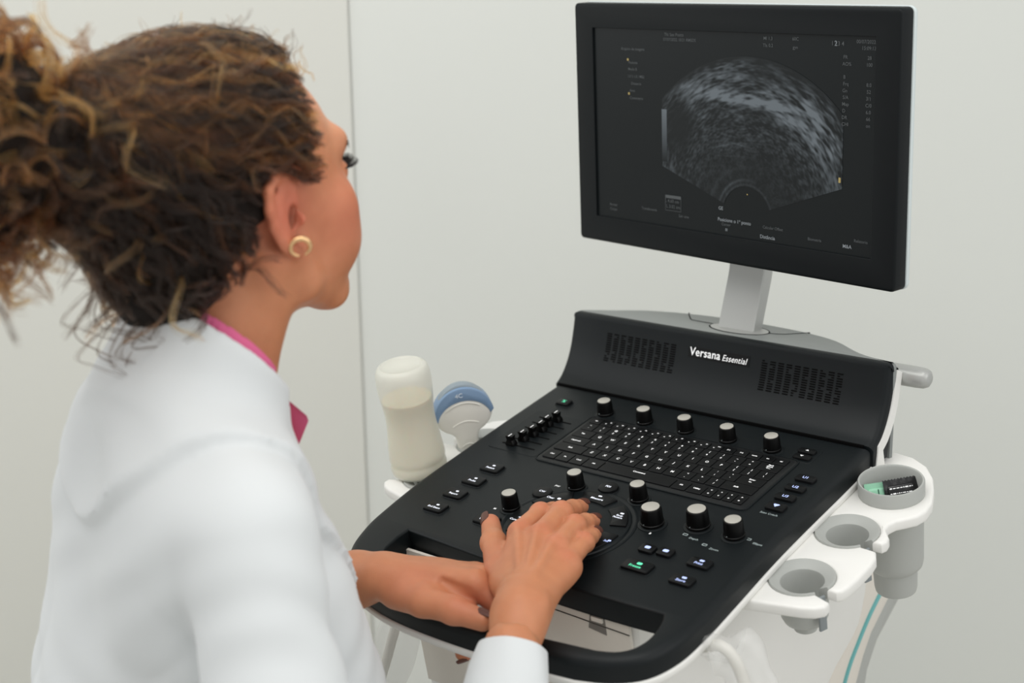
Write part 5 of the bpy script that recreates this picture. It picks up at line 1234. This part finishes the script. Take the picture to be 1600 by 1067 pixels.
g = place(text_geo('4C', 0.0085, 0, 0.0002), 0.0, 0.0, 0.0); v = [(q_[0] - 0.003, -0.0120 - q_[2], q_[1] + 0.0985) for q_ in g[0]]; mobj('probe_mark', v, g[1], mat('mark_white', srgb(225, 232, 240), 0.4), td, False)
for zz, wd, hh in ((0.0800, 0.022, 0.007), (0.0560, 0.017, 0.005), (0.0260, 0.008, 0.003)):
    P_ = [(wd * x_, -0.0108, zz + hh * (1 - x_ * x_)) for x_ in [k / 8 for k in range(-8, 9)]]; v, f = tube(P_, 0.0009, 6); mobj('grip_ridge', v, f, TW, td, True)
# probe cable
v, f = tube(catmull([(0, 0, 0.004), (0, 0, -0.03), (0.004, 0, -0.08), (0.01, 0.01, -0.16), (0.0, 0.02, -0.30)], 5), 0.0038, 10); mobj('probe_cable', v, f, TW, td, True)

# sachets in the cup holder
cup_m = lambda h: (0.349, 0.080, h)
def sachet(name, label, u, v_, h, rz, tilt, w_, h_, mt, strip=None, group=None):
    e = panel_thing(name, u, v_, h, label, 'sachet', rz); e.matrix_world = e.matrix_world @ Matrix.Rotation(tilt, 4, 'X')
    n = 22; poly = [(-w_ / 2, -h_ / 2), (w_ / 2, -h_ / 2)]
    poly += [(w_ / 2 - w_ * i / n, h_ / 2 - (0.0012 if i % 2 else 0)) for i in range(n + 1)]
    rs = [[(a, b_, 0.0) for a, b_ in poly], [(a, b_, 0.0010) for a, b_ in poly]]; v, f = rings(rs); s_ = mobj('foil', v, f, mt, e, False)
    pil = slab(rrect(w_ * 0.82, h_ * 0.72, 0.004, 3), 0.0, 0.0030, 0.0028, 3, 0.0); mobj('bulge', pil[0], pil[1], mt, e, True)
    return e
SB = mat('sachet_black', (0.006, 0.006, 0.007, 1), 0.18, spec=0.7, bump=0.4, bscale=120); SG = mat('sachet_mint', srgb(150, 205, 175), 0.35, bump=0.3, bscale=120)
e = sachet('sachet', 'black glossy sachet with white print standing in the grey cup holder', 0.3580, 0.0900, -0.0460, R(44), R(62), 0.040, 0.050, SB)
mb = MB(); random.seed(5)
for y_ in (0.014, 0.008, 0.002, -0.004):
    x_ = -0.014
    while x_ < 0.012:
        w_ = random.uniform(0.001, 0.004); mb.add(*rings([[(a, b_, 0.0032) for a, b_ in rrect(w_, random.choice((0.001, 0.0016)), 0.0004, 1, x_ + w_ / 2, y_)], [(a, b_, 0.0034) for a, b_ in rrect(w_, 0.001, 0.0003, 1, x_ + w_ / 2, y_)]], False, True)); x_ += w_ + 0.0008
pr_o = mb.build('sachet_print', PRINT, e, False); pr_o['kind'] = 'stuff'
e = sachet('sachet', 'mint green sachet leaning beside the black one in the cup holder', 0.3340, 0.0750, -0.0480, R(40), R(62), 0.026, 0.046, SG)
mb = MB(); mb.add(*rings([[(a, b_, 0.0032) for a, b_ in rrect(0.0012, 0.014, 0.0004, 1, 0.002, 0.008)], [(a, b_, 0.0034) for a, b_ in rrect(0.0012, 0.014, 0.0004, 1, 0.002, 0.008)]], False, True)); mb.build('sachet_print', mat('print_green', srgb(40, 90, 70), 0.5), e, False)

# cable in a clear plastic sleeve hanging under the front right corner
CLEAR = mat('clear_film', (0.85, 0.85, 0.83, 1), 0.22, spec=0.9, bump=1.0, bscale=40, alpha=0.22)
CAB = mat('cable_white', srgb(214, 212, 204), 0.45)
def wp(P): return [Vector((a, b_, c + Z0)) for a, b_, c in P]
def cable(label, P, r_, sleeve_r, name='cable'):
    e = empty(name, tuple(wp([P[-1]])[0]), label, 'cable'); o_ = e.location
    pts = [p_ - o_ for p_ in catmull(wp(P), 8)]
    v, f = tube(pts, r_, 14); mobj('cord', v, f, CAB, e, True)
    rs = []; n = 30; random.seed(3)
    for i, p_ in enumerate(pts):
        t = (pts[min(i + 1, len(pts) - 1)] - pts[max(i - 1, 0)]).normalized(); a = Vector((1, 0.3, 0)); a = (a - t * a.dot(t)).normalized(); b_ = t.cross(a)
        rr = sleeve_r * (0.9 + 0.08 * math.sin(i * 0.35)) * (0.45 + 0.55 * min(1, i / 8))
        rs.append([p_ + a * math.cos(2 * math.pi * j / n) * rr * (1 + 0.035 * math.sin(j * 2.1 + i * .4)) + b_ * math.sin(2 * math.pi * j / n) * rr * 0.45 * (1 + 0.12 * math.sin(j * 1.7 + i * 0.3)) + Vector((0.008, 0, 0)) for j in range(n)])
    v, f = rings(rs, False, False); mobj('plastic_sleeve', v, f, CLEAR, e, True, None, 80); return e
cable('white cable in a clear plastic sleeve hanging below the right corner of the console', [(0.296, -0.235, -0.104), (0.314, -0.244, -0.094), (0.331, -0.250, -0.086), (0.345, -0.250, -0.092), (0.356, -0.250, -0.108), (0.364, -0.250, -0.135), (0.366, -0.250, -0.20), (0.356, -0.25, -0.38)], 0.0062, 0.030)
cable('white cable in a clear plastic sleeve hanging behind the left end of the handle', [(-0.060, -0.235, -0.110), (-0.078, -0.262, -0.125), (-0.086, -0.275, -0.160), (-0.100, -0.282, -0.21), (-0.118, -0.286, -0.28), (-0.12, -0.286, -0.40)], 0.0060, 0.028)
